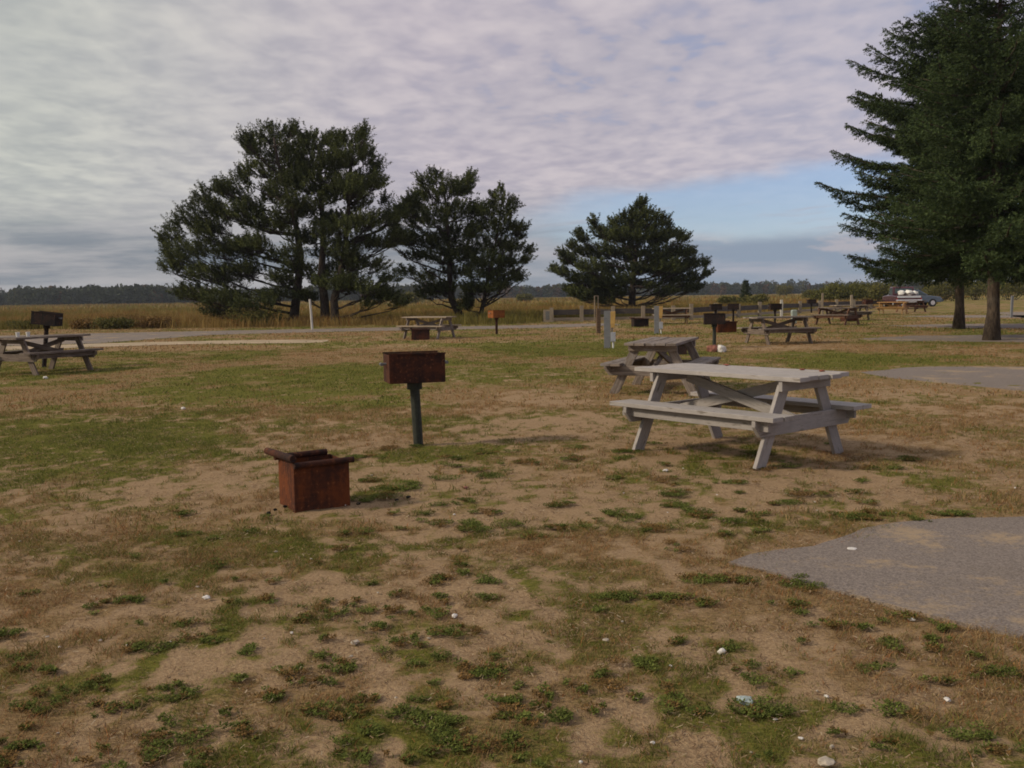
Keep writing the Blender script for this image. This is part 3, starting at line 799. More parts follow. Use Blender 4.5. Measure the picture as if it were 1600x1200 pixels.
g1 = gp(654, 693)
post_grill('rusty box grill on dark pipe post in the middle foreground', g1, R(17), M['rust_dark'], tilt=R(2.5))
g = gp(1116, 543); post_grill('sooty pedestal grill behind the end on brown table, white rock at its foot', g, R(-8), M['rust_soot'])
post_grill('left one of the two small dark grills showing above the sooty grill', (10.0, 47.0), R(4), M['rust_soot'], mp=M['rust_soot'])
post_grill('right one of the two small dark grills showing above the sooty grill', (10.95, 47.4), R(-14), M['rust_soot'], mp=M['rust_soot'])
g = gp(776, 522); post_grill('orange rusted pedestal grill in front of the forked pine', g, R(38), M['rust_bright'], mp=M['rust_dark'])
g = gp(78, 552); post_grill('black pedestal grill standing behind the left edge picnic table', gp(69, 573), R(-4), M['rust_soot'], mp=M['rust_soot'], lift=.33).rotation_euler[1] = R(7)
post_grill('black pedestal grill behind the left end of the dark grey table', (12.4, 45.2), R(5), M['rust_soot'], mp=M['rust_soot'])
post_grill('tiny far pedestal grill beside a fence post left of the far table pair', (20.6, 66.0), R(0), M['rust_soot'], mp=M['rust_soot'])
post_grill('rusty far pedestal grill right of the long pale topped table', (22.4, 60.5), R(20), M['rust_dark'], mp=M['rust_dark'])


# ------------------------------------------------------------------ ground fire pits
def fire_pit(label, loc, rz, m, size=(.40, .36, .31), detail=True):
    t = thing('fire_pit', label, 'fire pit', (loc[0], loc[1], 0), rz, 'steel fire pits set in the ground')
    w, d, h = size; th = .008
    b = MB()
    b.box(0, w, 0, th, -.05, h); b.box(0, th, th, d, -.05, h + .03); b.box(w - th, w, th, d, -.05, h - .01); b.box(th, w - th, d - th, d, -.05, h - .004)
    b.build('firebox', m, t)
    r = .022
    rm = MB(); rm.tube([(.0, -.012, h - .002), (w + .03, -.012, h + .004)], r, 12); rm.build('rim', M['rust_dark'], t, smooth=False)
    rm = MB(); rm.tube([(-.01, -.03, h + .050), (-.05, d + .10, h + .046)], r * 1.15, 12); rm.build('rim', M['rust_dark'], t)
    rm = MB(); rm.tube([(-.03, d - .01, h + .012), (w * .9, d - .005, h + .016)], r * 1.0, 12); rm.build('rim', M['rust_dark'], t)
    g = MB()
    for k in range(9): x = .04 + k * (w - .08) / 8; g.tube([(x, .02, h - .06), (x, d - .02, h - .06)], .006, 6)
    g.tube([(.02, .05, h - .067), (w - .02, .05, h - .067)], .006, 6); g.tube([(.02, d - .05, h - .067), (w - .02, d - .05, h - .067)], .006, 6)
    g.build('grate', M['rust_soot'], t)
    ash = MB(); ash.box(th + .001, w - th - .001, th + .001, d - th - .001, -.04, .02); ash.build('ash_bed', M['charcoal'], t)
    return t


c1 = gp(461, 797); fire_pit('near rusty steel fire pit box sunk in the sand in the left foreground', c1, R(30), M['rust'])
c = gp(643, 531); fire_pit('rusty fire pit in front of the pale topped picnic table', c, R(5), M['rust_dark'], (.62, .5, .34))
c = gp(991, 510.5); fire_pit('dark fire pit between the two electrical posts', c, R(8), M['rust_soot'], (.66, .5, .34))
c = gp(1052, 557); fire_pit('sooty fire pit seen beneath the end on brown table', (3.78, 23.0), R(-10), M['rust_soot'], (.42, .4, .28))
c = gp(1122, 519.5); fire_pit('reddish rusted fire pit directly behind the sooty grill post', c, R(10), M['rust'], (.72, .5, .38))
fire_pit('small brown fire pit under the far table pair', (16.0, 46.0), R(10), M['rust_dark'], (.6, .5, .3))


# ------------------------------------------------------------------ electrical posts, marker posts
def hookup(label, loc, rz):
    t = thing('electrical_post', label, 'utility post', (loc[0], loc[1], 0), rz, 'electric hookup posts')
    b = MB(); b.box(-.09, .09, -.03, .03, -.05, 1.0); b.build('post', M['greyboard'], t, .004)
    y = MB(); y.prism([(.09, .62), (.205, .62), (.215, .70), (.225, .985), (.09, .985)], -.05, .05); y.build('outlet_box', M['yellow'], t, .006)
    z = MB(); z.prism([(.10, .55), (.19, .55), (.20, .617), (.10, .617)], -.045, .045); z.build('outlet_base', M['yellow'], t, .004)
    g = MB(); g.box(.092, .225, -.07, .05, .17, .42); g.build('meter_box', M['greybox'], t, .006)
    p = MB(); p.tube([(.155, 0, -.04), (.155, 0, .169)], .03, 10); p.build('conduit', M['whiteplastic'], t)
    p = MB(); p.tube([(.13, 0, .421), (.13, 0, .549)], .018, 8); p.build('conduit', M['galv'], t)
    return t


g = gp(949, 543.5); hookup('grey electrical post with yellow outlet box, nearer one beside the brown marker post', g, R(-6))
g = gp(1026, 521); hookup('grey electrical post with yellow outlet box, farther one behind the brown table', g, R(-6))

g = gp(935, 520.5)
t = thing('marker_post', 'square brown wooden post with thin metal frame on top', 'post', (g[0], g[1], 0), R(8))
b = MB(); b.box(-.075, .075, -.075, .075, -.05, .92); b.build('post', M['postwood'], t, .006)
b = MB()
b.box(-.155, -.125, -.015, .015, .45, 1.38); b.box(-.02, .008, -.015, .015, .921, 1.38); b.box(-.155, .008, -.016, .016, 1.381, 1.41)
b.build('sign_frame', M['palewood'], t)
g = gp(488, 515)
b = MB(); b.tube([(0, 0, -.05), (-.03, 0, .7), (-.075, 0, 1.42)], [.055, .052, .05], 10); o = b.build('leaning_post', M['whitepost'])
o.location = (g[0], g[1], 0); tag(o, 'thin leaning white post at the road edge in front of the pines', 'post')
b = MB(); b.prism([(-.10, 0), (.10, 0), (.13, .55), (.10, .62), (-.10, .62), (-.13, .55)], -.12, .12); o = b.build('trash_bag_bin', M['palegreen'], bevel=.03)
o.location = (13.0, 44.2, 0); tag(o, 'pale green waste bin behind the dark grey picnic table', 'bin'); o.name = 'waste_bin'
# lone marker boxes
g = gp(855, 503)
t = thing('trail_marker', 'short pale post with dark plate at the left end of the rail fence', 'marker post', (g[0], g[1], 0), 0)
b = MB(); b.box(-.20, .20, -.05, .05, -.05, .66); b.build('post', M['fencepost'], t, .01)
b = MB(); b.box(-.08, .16, -.062, -.051, .12, .58); b.build('plate', M['galv'], t)


def far_post(px, py, h, m, label, w=.10):
    g = gp(px, py); b = MB(); b.board((0, 0, -.05), (random.uniform(-.03, .03), 0, h), w, w, (1, 0, 0)); o = b.build('wooden_post', m); o.location = (g[0], g[1], 0)
    tag(o, label, 'post')


far_post(1285, 493, 1.35, M['fencepost'], 'tall thin pale post beside the tiny far grill')
far_post(1330.5, 491, 1.2, M['fencepost'], 'pale post rising behind the long pale topped table', .13)
far_post(1221, 495, 1.0, M['whitepost'], 'white topped post beside the black grill behind the dark table', .13)
far_post(1580, 496, 1.1, M['greyboard'], 'grey post by the road at the right edge')

# ------------------------------------------------------------------ rail fence
fpts = [gp(862, 503), gp(909, 502.2), gp(958, 501.5), gp(1005, 500.8), gp(1052, 500), gp(1080, 499.4), gp(1118, 497.5), gp(1154, 495.5), gp(1187, 493.6), gp(1221, 491.3), gp(1250, 489), gp(1280, 486.8), gp(1307, 485), gp(1334, 484), gp(1361, 483), gp(1388, 482), gp(1415, 481.2)]
ft = thing('rail_fence', 'low weathered plank rail fence along the edge of the marsh', 'fence', (fpts[0][0], fpts[0][1], 0))
ox, oy = fpts[0]
for i, (x, y) in enumerate(fpts):
    b = MB(); b.board((x - ox, y - oy, -.05), (x - ox, y - oy, .82 + random.uniform(-.05, .05)), .20, .15, (1, 0, 0)); b.build('post', M['fencepost'], ft)
for (x0, y0), (x1, y1) in zip(fpts, fpts[1:]):
    d = Vector((x1 - x0, y1 - y0, 0)).normalized(); nn = Vector((d.y, -d.x, 0)) * -.105
    p0 = Vector((x0 - ox, y0 - oy, 0)) + nn; p1 = Vector((x1 - ox, y1 - oy, 0)) + nn
    a, c = random.uniform(-.02, .02), random.uniform(-.02, .02)
    b = MB(); b.board(p0 + Vector((0, 0, .52 + a)) + d * .01, p1 + Vector((0, 0, .52 + c)) - d * .01, .28, .045, (0, 0, 1)); b.build('rail', M['rail'], ft)
    b = MB(); b.board(p0 + Vector((0, 0, .14)) + d * .01, p1 + Vector((0, 0, .14)) - d * .01, .15, .10, (0, 0, 1)); b.build('lower_rail', M['fencepost'], ft)


# ------------------------------------------------------------------ stones and litter
def stone(name, label, px, py, size, m, group=None, flat=.5, z=None, cat='stone', seed=0, loc=None):
    r = random.Random(seed); import bmesh
    bm = bmesh.new(); bmesh.ops.create_icosphere(bm, subdivisions=2, radius=1)
    sx, sy = r.uniform(.7, 1.3), r.uniform(.6, 1.0)
    for v in bm.verts:
        k = 1 + r.uniform(-.2, .2); v.co = Vector((v.co.x * k * sx, v.co.y * k * sy, v.co.z * k * flat)) * size
    me = bpy.data.meshes.new(name); bm.to_mesh(me); bm.free(); me.materials.append(m)
    o = bpy.data.objects.new(name, me); sc.collection.objects.link(o)
    x, y = loc if loc else gp(px, py); o.location = (x, y, (-.012 + size * flat * .5) if z is None else z); o.rotation_euler = (0, 0, r.uniform(0, 6.28))
    tag(o, label, cat, group)
    if size < .04 and cat in ('shell', 'stone'): o.scale = (.8, .8, .8)
    return o


stone('rock', 'white rock lying at the foot of the sooty grill post', 1126, 549, .16, M['shell'], flat=.75, seed=1, cat='rock')
stone('rock', 'reddish rock touching the white rock at the sooty grill', 1114, 549, .13, M['redstone'], flat=.9, seed=2, cat='rock')
stone('stone', 'flat pale stone at the bottom edge right of centre', 1290, 1187, .038, M['stone'], flat=.35, seed=3)
stone('stone', 'small round tan stone left of the bottom stone', 1300, 1163, .014, M['stone'], flat=.6, seed=4)
stone('stone', 'tan oval stone among weeds in the left centre foreground', 555, 1001, .022, M['stone'], flat=.5, seed=5)
stone('litter_scrap', 'white paper scrap on the sandy patch of the near asphalt pad', 1331, 856, .028, M['shell'], flat=.3, seed=6, cat='litter')
stone('shell', 'bright white shell on the grass below the near asphalt pad', 1480, 1089, .022, M['shell'], flat=.35, seed=7, cat='shell')
stone('shell', 'white shell leaning in a weed clump right of centre', 1128, 1016, .024, M['shell'], flat=.6, seed=8, cat='shell')
stone('shell', 'white shell in the sand in front of the near picnic table', 1040, 734, .035, M['shell'], flat=.4, seed=9, cat='shell')
stone('shell', 'small white shell on the left sandy slope below the fire pit', 323, 932, .024, M['shell'], flat=.6, seed=10, cat='shell')
stone('shell', 'grey white shell in the middle of the foreground sand', 710, 960, .020, M['shell'], flat=.6, seed=11, cat='shell')
stone('litter_scrap', 'white scrap on the green grass left of the box grill', 286, 638, .035, M['shell'], flat=.6, seed=12, cat='litter')
stone('litter_scrap', 'white scrap under the left edge picnic table', 71, 591, .05, M['shell'], flat=.7, seed=13, cat='litter')
stone('stone', 'pinkish stone with dry grass stems in the centre foreground', 947, 997, .020, M['stone'], flat=.4, seed=14)
stone('stone', 'pale stone at the weed edge under the wrapper', 1424, 965, .018, M['shell'], flat=.5, seed=15)
stone('litter_scrap', 'rusty chip on the sand right of the fire pit', 728, 760, .03, M['redstone'], flat=.3, seed=16, cat='litter')
o = stone('crumpled_wrapper', 'crumpled blue grey wrapper lying above a green weed clump', 1163, 1091, .034, M['greyfluff'], flat=.35, seed=17, cat='litter')
r_ = random.Random(4)
for k in range(60):
    px, py = r_.uniform(20, 1590), r_.uniform(700, 1190)
    if px > 1120 and 800 < py < 990: continue
    stone('pebble', 'tiny pale shell bit or pebble scattered on the sandy turf', px, py, r_.uniform(.005, .011), M[r_.choice(['shell', 'stone', 'stone', 'shell'])], 'tiny pebbles scattered over the foreground', .5, seed=100 + k, cat='pebble')
for k, (px, py) in enumerate([(430, 795), (445, 790), (420, 800), (560, 785), (620, 780), (638, 775)]):
    stone('charcoal_lump', 'black charcoal lump lying on the sand beside the near fire pit', px, py, .02, M['charcoal'], 'charcoal lumps around the near fire pit', .5, seed=200 + k, cat='charcoal')
# leaves on the near table
for k, (x, y, lab) in enumerate([(.72, .25, 'red dry leaf at the far right corner of the near picnic table'), (.50, .28, 'red dry leaf nearer the middle of the near table right half'), (-.35, .30, 'brown dry leaf on the left part of the near picnic table')]):
    ca, sa = math.cos(R(-50.5)), math.sin(R(-50.5))
    stone('dry_leaf', lab, 0, 0, .030, M['leafred'], flat=.25, z=.759, cat='leaf', seed=60 + k, loc=(2.06 + x * ca - y * sa, 8.76 + x * sa + y * ca))
for k, dx in enumerate((0, .16)):
    b = MB(); b.tube([(0, 0, 0), (0, 0, .09)], [.032, .042], 14); b.tube([(0, 0, .0901), (0, 0, .098)], [.044, .044], 14); o = b.build('paper_cup', M['whiteplastic'])
    o.location = (-9.92 + dx - .12, 19.55 + .1 * k, .752); tag(o, ['white paper cup on the left edge table, left of its twin', 'white paper cup on the left edge table, right of its twin'][k], 'cup')


# ------------------------------------------------------------------ foliage
def needle_mesh(P, D, L, per, nl, nw, r, c0, c1, splay=0.75, zone=None, core=0.35):
    """bottle-brush shoots: P base, D dir, L length; returns V,F,C"""
    n = len(P); s = r.uniform(0.0, 1.0, (n, per)) ** .85
    up = np.tile(np.array([0, 0, 1.0]), (n, 1)); a = np.cross(D, up); a /= (np.linalg.norm(a, axis=1, keepdims=True) + 1e-6); b = np.cross(D, a)
    th = r.uniform(0, 2 * np.pi, (n, per)); rad = a[:, None] * np.cos(th)[..., None] + b[:, None] * np.sin(th)[..., None]
    base = P[:, None] + D[:, None] * (L[:, None] * s)[..., None]
    nd = rad * splay + D[:, None] * (1 - splay * .5) + r.normal(0, .12, (n, per, 3)); nd /= np.linalg.norm(nd, axis=2, keepdims=True)
    ln = nl * r.uniform(.65, 1.25, (n, per)) * (1.1 - .35 * s)
    tip = base + nd * ln[..., None]
    sd_ = np.cross(nd, rad); sd_ += r.normal(0, .4, sd_.shape); sd_ /= (np.linalg.norm(sd_, axis=2, keepdims=True) + 1e-6); sd_ *= (nw * r.uniform(.6, 1.3, (n, per)))[..., None] / 2
    mid = base + nd * (ln * .55)[..., None]
    V = np.stack([base, mid + sd_, tip, mid - sd_], 2).reshape(-1, 3)
    FI = np.arange(len(V)).reshape(-1, 4)
    k = np.clip(r.uniform(0, 1, (n, per)) * .6 + r.uniform(0, 1, (n, 1)) * .5, 0, 1)[..., None]
    col = c0 * (1 - k) + c1 * k
    return V, FI, np.repeat(col.reshape(-1, 3), 4, 0)


def curve(p0, p1, sag, n=7, wob=0.0, r=random):
    p0, p1 = Vector(p0), Vector(p1); out = []
    for i in range(n):
        t = i / (n - 1); q = p0.lerp(p1, t); q.z += sag * 4 * t * (1 - t)
        if 0 < i < n - 1: q += Vector((r.uniform(-wob, wob), r.uniform(-wob, wob), r.uniform(-wob, wob)))
        out.append(q)
    return out


C_PINE0, C_PINE1 = np.array([.024, .032, .012]), np.array([.105, .118, .038])


def pine(label, base_px, D, trunk_px, r0, blobs, seed, depth=1.0, dens=1.05, group='dark pines along the far side of the road', shoot=.66, c0=C_PINE0, c1=C_PINE1, core=True):
    """trunk_px: spine of the stem as seen, blobs: foliage pads (px,py,rx,ry) each given its own distance"""
    r = np.random.default_rng(seed); rr = random.Random(seed); sc_ = D / F_PX
    bx, by = at_depth(base_px[0], base_px[1], D)[:2]
    t = thing('pine_tree', label, 'pine tree', (float(bx), float(D), 0), 0, group)
    org = np.array([bx, D, 0.0])
    spine = [at_depth(px, py, D) - org for px, py in trunk_px]; spine[0][2] = -.1
    tb = MB(); ns = len(spine)
    pts = []
    for i in range(ns - 1):
        for k in range(3): pts.append(Vector(spine[i]).lerp(Vector(spine[i + 1]), k / 3))
    pts.append(Vector(spine[-1])); m_ = len(pts)
    tb.tube(pts, [r0 * (1.25 if i == 0 else 1) * (1 - .82 * i / (m_ - 1)) for i in range(m_)], 10)
    SP = np.array([tuple(p) for p in pts])
    Ps, Ds, Ls, Ts = [], [], [], []
    xs = [b[0] for b in blobs]; halfw = (max(xs) - min(xs)) / 2 * sc_ + 1.0
    allb = []
    for bl in blobs:
        px, py, rx, ry = bl[:4]
        x_off = abs(at_depth(px, py, D)[0] - np.interp(at_depth(px, py, D)[2], SP[:, 2], SP[:, 0]) - org[0])
        room = math.sqrt(max(.04, 1 - min(1, x_off / halfw) ** 2)) * halfw * .62 * depth
        dd = r.uniform(-room, room)
        if len(bl) > 4: dd = -bl[4]
        allb.append((px, py, rx, ry, dd))
        if r.uniform() < .45: allb.append((px + r.uniform(-.8, .8) * rx + (base_px[0] - px) * .12, py + r.uniform(-.5, .9) * ry, rx * .85, ry * .8, -dd * r.uniform(.4, 1)))
    for (px, py, rx, ry, dd) in allb:
        c = at_depth(px, py, D + dd) - org; R3 = np.array([rx * sc_, rx * sc_ * r.uniform(.8, 1.2), ry * sc_])
        hd = math.hypot(c[0], c[1])
        za = max(SP[1, 2] * .9, min(c[2] - .42 * hd, SP[-1, 2] * .95))
        j = int(np.argmin(np.abs(SP[:, 2] - za))); a = SP[j]
        lr = max(.02, min(.07, r0 * .18 * (1 - .5 * j / m_) + .010 * hd))
        low = c - np.array([0, 0, R3[2] * .45])
        tb.tube(curve(a, low, -.06 * hd, 7, .10 * min(1, hd / 3), rr), [lr * (1 - .75 * i / 6) for i in range(7)], 6)
        n = int(dens * 125 * (R3[0] * R3[1] * R3[2]) ** (2 / 3)) + 16
        q = r.normal(0, 1, (n, 3)); q /= np.linalg.norm(q, axis=1, keepdims=True)
        q *= (r.uniform(.15, 1, (n, 1)) ** .5); q[:, 2] = np.where(q[:, 2] < 0, q[:, 2] * .75, q[:, 2])
        P = c + q * R3
        axis = np.array([np.interp(c[2], SP[:, 2], SP[:, 0]), np.interp(c[2], SP[:, 2], SP[:, 1]), c[2]])
        ta = P - axis; ta[:, 2] *= .3; ta /= (np.linalg.norm(ta, axis=1, keepdims=True) + .3)
        d = q * .28 + ta * .55 + np.array([0, 0, .72]) + r.normal(0, .24, (n, 3)); d /= np.linalg.norm(d, axis=1, keepdims=True)
        L = shoot * r.uniform(.6, 1.2, n)
        Ps.append(P); Ds.append(d); Ls.append(L); Ts.append(r.uniform(.65, 1.25) * r.uniform(.75, 1.25, n))
        for i in range(0, n, 2):          # twigs that carry the shoots
            s0 = Vector(low).lerp(Vector(a), rr.uniform(0, .25)); e0 = Vector(P[i])
            tb.tube([s0, s0.lerp(e0, .55) + Vector((0, 0, -.06)), e0], [.013, .009, .005], 3, False)
    tb.build('trunk', M['bark'], t, smooth=True)
    P, Dn, L = np.concatenate(Ps), np.concatenate(Ds), np.concatenate(Ls)
    V, FI, C = needle_mesh(P, Dn, L, 40, .155 * (D / 57) ** .5, .050 * (D / 57), r, c0, c1)
    C = C * np.repeat(np.concatenate(Ts), 40 * 4)[:, None]
    big_mesh('crown', V, FI, M['needles'], t, color=C)
    return t


pine('broad left pine with a low spreading crown beside the road', (458, 507), 54.3,
     [(458, 507), (461, 480), (466, 440), (470, 400), (462, 350), (448, 300), (435, 255), (428, 215)], .29,
     [(272, 372, 20, 24), (300, 345, 24, 26), (292, 400, 30, 18), (322, 312, 16, 20), (335, 350, 30, 24), (345, 395, 34, 18), (348, 300, 12, 14), (372, 300, 24, 20), (375, 335, 28, 20), (405, 350, 26, 20),
      (398, 385, 30, 14), (325, 432, 38, 14), (385, 425, 34, 10), (300, 462, 30, 12), (350, 470, 38, 14), (352, 492, 36, 10), (400, 480, 32, 12), (430, 465, 26, 8), (270, 420, 14, 14), (262, 395, 8, 16),
      (386, 222, 8, 12), (400, 235, 16, 16), (420, 215, 18, 18), (450, 212, 12, 8), (440, 240, 24, 22), (410, 268, 24, 18), (445, 280, 26, 18), (385, 278, 12, 10), (425, 310, 22, 14), (455, 320, 18, 12), (430, 358, 18, 12), (455, 400, 14, 8), (430, 405, 16, 8), (450, 340, 24, 16, 1.2), (464, 372, 14, 12, 1.), (440, 300, 24, 18, 1.3), (460, 420, 16, 8, 1.), (440, 440, 22, 8, 1.2)], 21, group='dark pines along the far side of the road')
pine('tall flat topped pine, left stem of the close standing pair', (509, 507), 53.6,
     [(509, 507), (507, 470), (502, 430), (505, 380), (503, 320), (500, 270), (500, 225)], .28,
     [(478, 222, 10, 14), (495, 225, 20, 16), (520, 222, 16, 12), (485, 255, 22, 20), (515, 255, 24, 20), (482, 295, 20, 18), (515, 300, 26, 18), (480, 335, 14, 12), (508, 345, 22, 14),
      (490, 375, 14, 10), (520, 385, 16, 12), (485, 430, 14, 10), (515, 425, 18, 12), (478, 465, 14, 8), (500, 400, 14, 8), (500, 318, 24, 18, 1.2), (505, 365, 20, 14, 1.1), (503, 275, 24, 18, 1.2), (508, 445, 18, 9, 1.)], 22, shoot=.55)
pine('tall pine leaning right, right stem of the close standing pair', (524, 505), 53.0,
     [(524, 505), (522, 470), (532, 430), (540, 380), (545, 320), (548, 270), (552, 225)], .25,
     [(545, 222, 16, 12), (568, 212, 7, 12), (545, 250, 24, 20), (572, 245, 10, 20), (585, 268, 10, 14), (550, 290, 26, 20), (585, 290, 16, 12), (560, 320, 24, 16), (600, 318, 8, 8), (545, 350, 22, 14), (575, 350, 24, 12),
      (605, 345, 16, 10), (555, 385, 24, 14), (590, 385, 20, 10), (620, 375, 16, 10), (550, 415, 22, 14), (585, 420, 22, 10), (545, 445, 18, 12), (575, 455, 22, 12), (605, 440, 18, 8), (572, 480, 9, 8), (600, 468, 20, 7), (622, 478, 16, 6), (640, 320, 10, 10), (625, 335, 12, 8), (540, 362, 22, 16, 1.1), (547, 300, 26, 18, 1.2), (534, 400, 20, 14, 1.1), (530, 450, 20, 8, 1.)], 23)
pine('middle pine with a bent trunk rising behind the pale topped table', (722, 500), 58.5,
     [(724, 500), (716, 488), (706, 468), (703, 440), (702, 400), (700, 360), (697, 320), (692, 290)], .28,
     [(636, 330, 16, 12), (655, 320, 14, 18), (664, 290, 10, 14), (680, 282, 10, 12), (678, 310, 18, 18), (700, 300, 18, 16), (720, 300, 14, 14), (730, 285, 6, 12), (650, 350, 22, 12), (680, 345, 24, 16), (712, 335, 24, 18), (738, 335, 12, 14),
      (640, 375, 18, 10), (672, 380, 26, 14), (710, 370, 26, 16), (740, 368, 14, 14), (650, 405, 20, 8), (688, 405, 24, 12), (720, 400, 24, 14), (640, 430, 14, 6), (672, 438, 22, 9), (712, 428, 24, 12), (668, 462, 14, 8), (700, 455, 16, 8), (618, 360, 10, 6), (615, 385, 10, 6)], 24)
pine('right forked pine with a low creeping stem that turns upward', (718, 499), 57.6,
     [(718, 499), (730, 499.5), (742, 498), (752, 488), (757, 465), (762, 435), (770, 400), (778, 360), (785, 315)], .20,
     [(785, 312, 6, 12), (788, 335, 12, 14), (770, 330, 10, 10), (800, 325, 6, 8), (785, 358, 20, 14), (760, 355, 14, 12), (812, 362, 10, 6), (805, 372, 12, 8), (770, 385, 24, 14), (800, 392, 16, 7), (822, 396, 9, 5), (765, 412, 24, 12), (795, 412, 18, 8), (818, 412, 8, 5), (775, 435, 20, 9), (800, 432, 10, 6),
      (745, 432, 14, 10), (740, 455, 14, 8), (765, 455, 16, 6), (785, 448, 10, 5), (728, 480, 7, 7), (738, 475, 6, 6), (812, 440, 5, 3)], 25)
pine('single broad cone shaped pine behind the rail fence', (987, 490), 78.0,
     [(987, 490), (988, 460), (990, 430), (994, 400), (998, 360), (1002, 318)], .33,
     [(1003, 322, 5, 8), (1000, 338, 14, 10), (985, 345, 14, 10), (1016, 342, 12, 10), (965, 352, 10, 8), (1000, 358, 24, 12), (1036, 352, 12, 10), (931, 352, 5, 10), (936, 366, 12, 9), (958, 372, 20, 12), (990, 378, 24, 12), (1025, 374, 20, 12), (1048, 368, 8, 9), (1066, 376, 7, 9), (908, 368, 7, 5), (915, 378, 8, 5),
      (898, 388, 9, 5), (915, 396, 16, 9), (945, 398, 22, 12), (980, 402, 24, 12), (1015, 402, 20, 12), (1050, 396, 20, 12), (1078, 398, 7, 8), (882, 402, 8, 5), (895, 412, 14, 7), (925, 420, 22, 10), (960, 425, 24, 10), (1000, 425, 18, 8), (1040, 420, 22, 11), (1070, 418, 14, 10), (1098, 415, 8, 7),
      (870, 424, 7, 4), (885, 430, 12, 7), (910, 440, 22, 9), (945, 445, 24, 9), (975, 442, 14, 8), (1045, 440, 20, 9), (1075, 438, 18, 7), (1100, 432, 8, 5), (900, 456, 16, 8), (930, 463, 22, 9), (965, 460, 16, 8), (948, 474, 14, 5), (1028, 462, 12, 6), (1015, 450, 12, 5), (1080, 452, 16, 5), (1050, 456, 12, 4), (915, 470, 10, 5)], 26, group='none', shoot=.72)
bpy.data.objects['pine_tree.005'].pop('group', None)


def spruce(label, loc, height, r0, prof, seed, zlow, nb, c0, c1, lean=0.0, dens=1.0, name='spruce_tree', cat='spruce tree', nl=.085, nw=.026, upt=.26, group=None, crown_gap=None):
    r = np.random.default_rng(seed); rr = random.Random(seed)
    t = thing(name, label, cat, (loc[0], loc[1], 0), 0, group)
    tb = MB(); N = 14
    spine = [Vector((lean * (i / N) + .04 * math.sin(i * 1.3) * (i > 0), 0, -.1 + (height + .1) * i / N)) for i in range(N + 1)]
    tb.tube(spine, [max(.012, r0 * (1.45 if i == 0 else 1.0) * (1 - .96 * i / N) ** .9) for i in range(N + 1)], 12)
    zs = [p[0] for p in prof]; rs = [p[1] for p in prof]
    P, D, L, T = [], [], [], []
    for k in range(nb):
        n_before = len(P); tone = rr.uniform(.6, 1.35)
        kk = (k // 6 + .5) * 6 + rr.uniform(-1.1, 1.1); z = zlow + (height - .15 - zlow) * (kk / nb) ** 1.05
        a = k * 2.399 + rr.uniform(-.5, .5); rad = np.interp(z, zs, rs) * rr.choice((rr.uniform(.18, .4), rr.uniform(.4, .7), rr.uniform(.7, .95), rr.uniform(.8, 1.05), rr.uniform(.85, 1.12), rr.uniform(.9, 1.12)))
        cx = lean * z / height
        rise = rad * (upt * 2.0 * z / height - .10)
        end = Vector((cx + rad * math.cos(a), rad * math.sin(a), z + rise))
        st = Vector((cx, 0, z))
        br = curve(st, end, -.09 * rad, 9, .03, rr)
        lr = .012 + .011 * rad
        tb.tube(br, [lr * (1.1 - i / 9) + .004 for i in range(9)], 5, False)
        da = Vector((math.cos(a), math.sin(a), 0)); sa = Vector((-math.sin(a), math.cos(a), 0))
        m_ = max(5, int(rad * 15 * dens))
        for i in range(m_):
            u = (i + rr.random()) / m_; u = .05 + .95 * u
            f = u * 8; i0 = min(7, int(f)); b0 = br[i0].lerp(br[i0 + 1], f - i0)
            wmax = (.95 * (1 - u) ** .75 * min(1, .4 + u * 2.6) + .10) * min(1.05, .28 * rad + .25)
            for s in (-1, 1):
                l = wmax * rr.uniform(.6, 1.15) + .10
                dr = (da * rr.uniform(.55, .95) + sa * s * rr.uniform(.5, 1.0) + Vector((0, 0, rr.uniform(-.5, .32)))).normalized()
                P.append(tuple(b0)); D.append(tuple(dr)); L.append(l)
                if l > .35:
                    for q in range(int(l / .16)):
                        v = rr.uniform(.2, .9); pb = b0 + dr * (l * v)
                        d2 = (dr * .7 + (da * rr.uniform(-.2, .8) + sa * rr.uniform(-.9, .9)) * .7 + Vector((0, 0, rr.uniform(-.45, .45)))).normalized()
                        P.append(tuple(pb)); D.append(tuple(d2)); L.append(rr.uniform(.12, .30))
        P.append(tuple(br[7])); D.append(tuple((end - br[7]).normalized())); L.append(.35)
        T += [tone] * (len(P) - n_before)
    tb.build('trunk', M['sprucebark'], t, smooth=True)
    P, D, L = np.array(P), np.array(D), np.array(L)
    V, FI, C = needle_mesh(P, D, L, 12, nl, nw, r, c0, c1, splay=.62)
    C = C * np.repeat(np.array(T), 12 * 4)[:, None]
    big_mesh('crown', V, FI, M['needles'], t, color=C)
    print('spruce shoots', len(P))
    return t


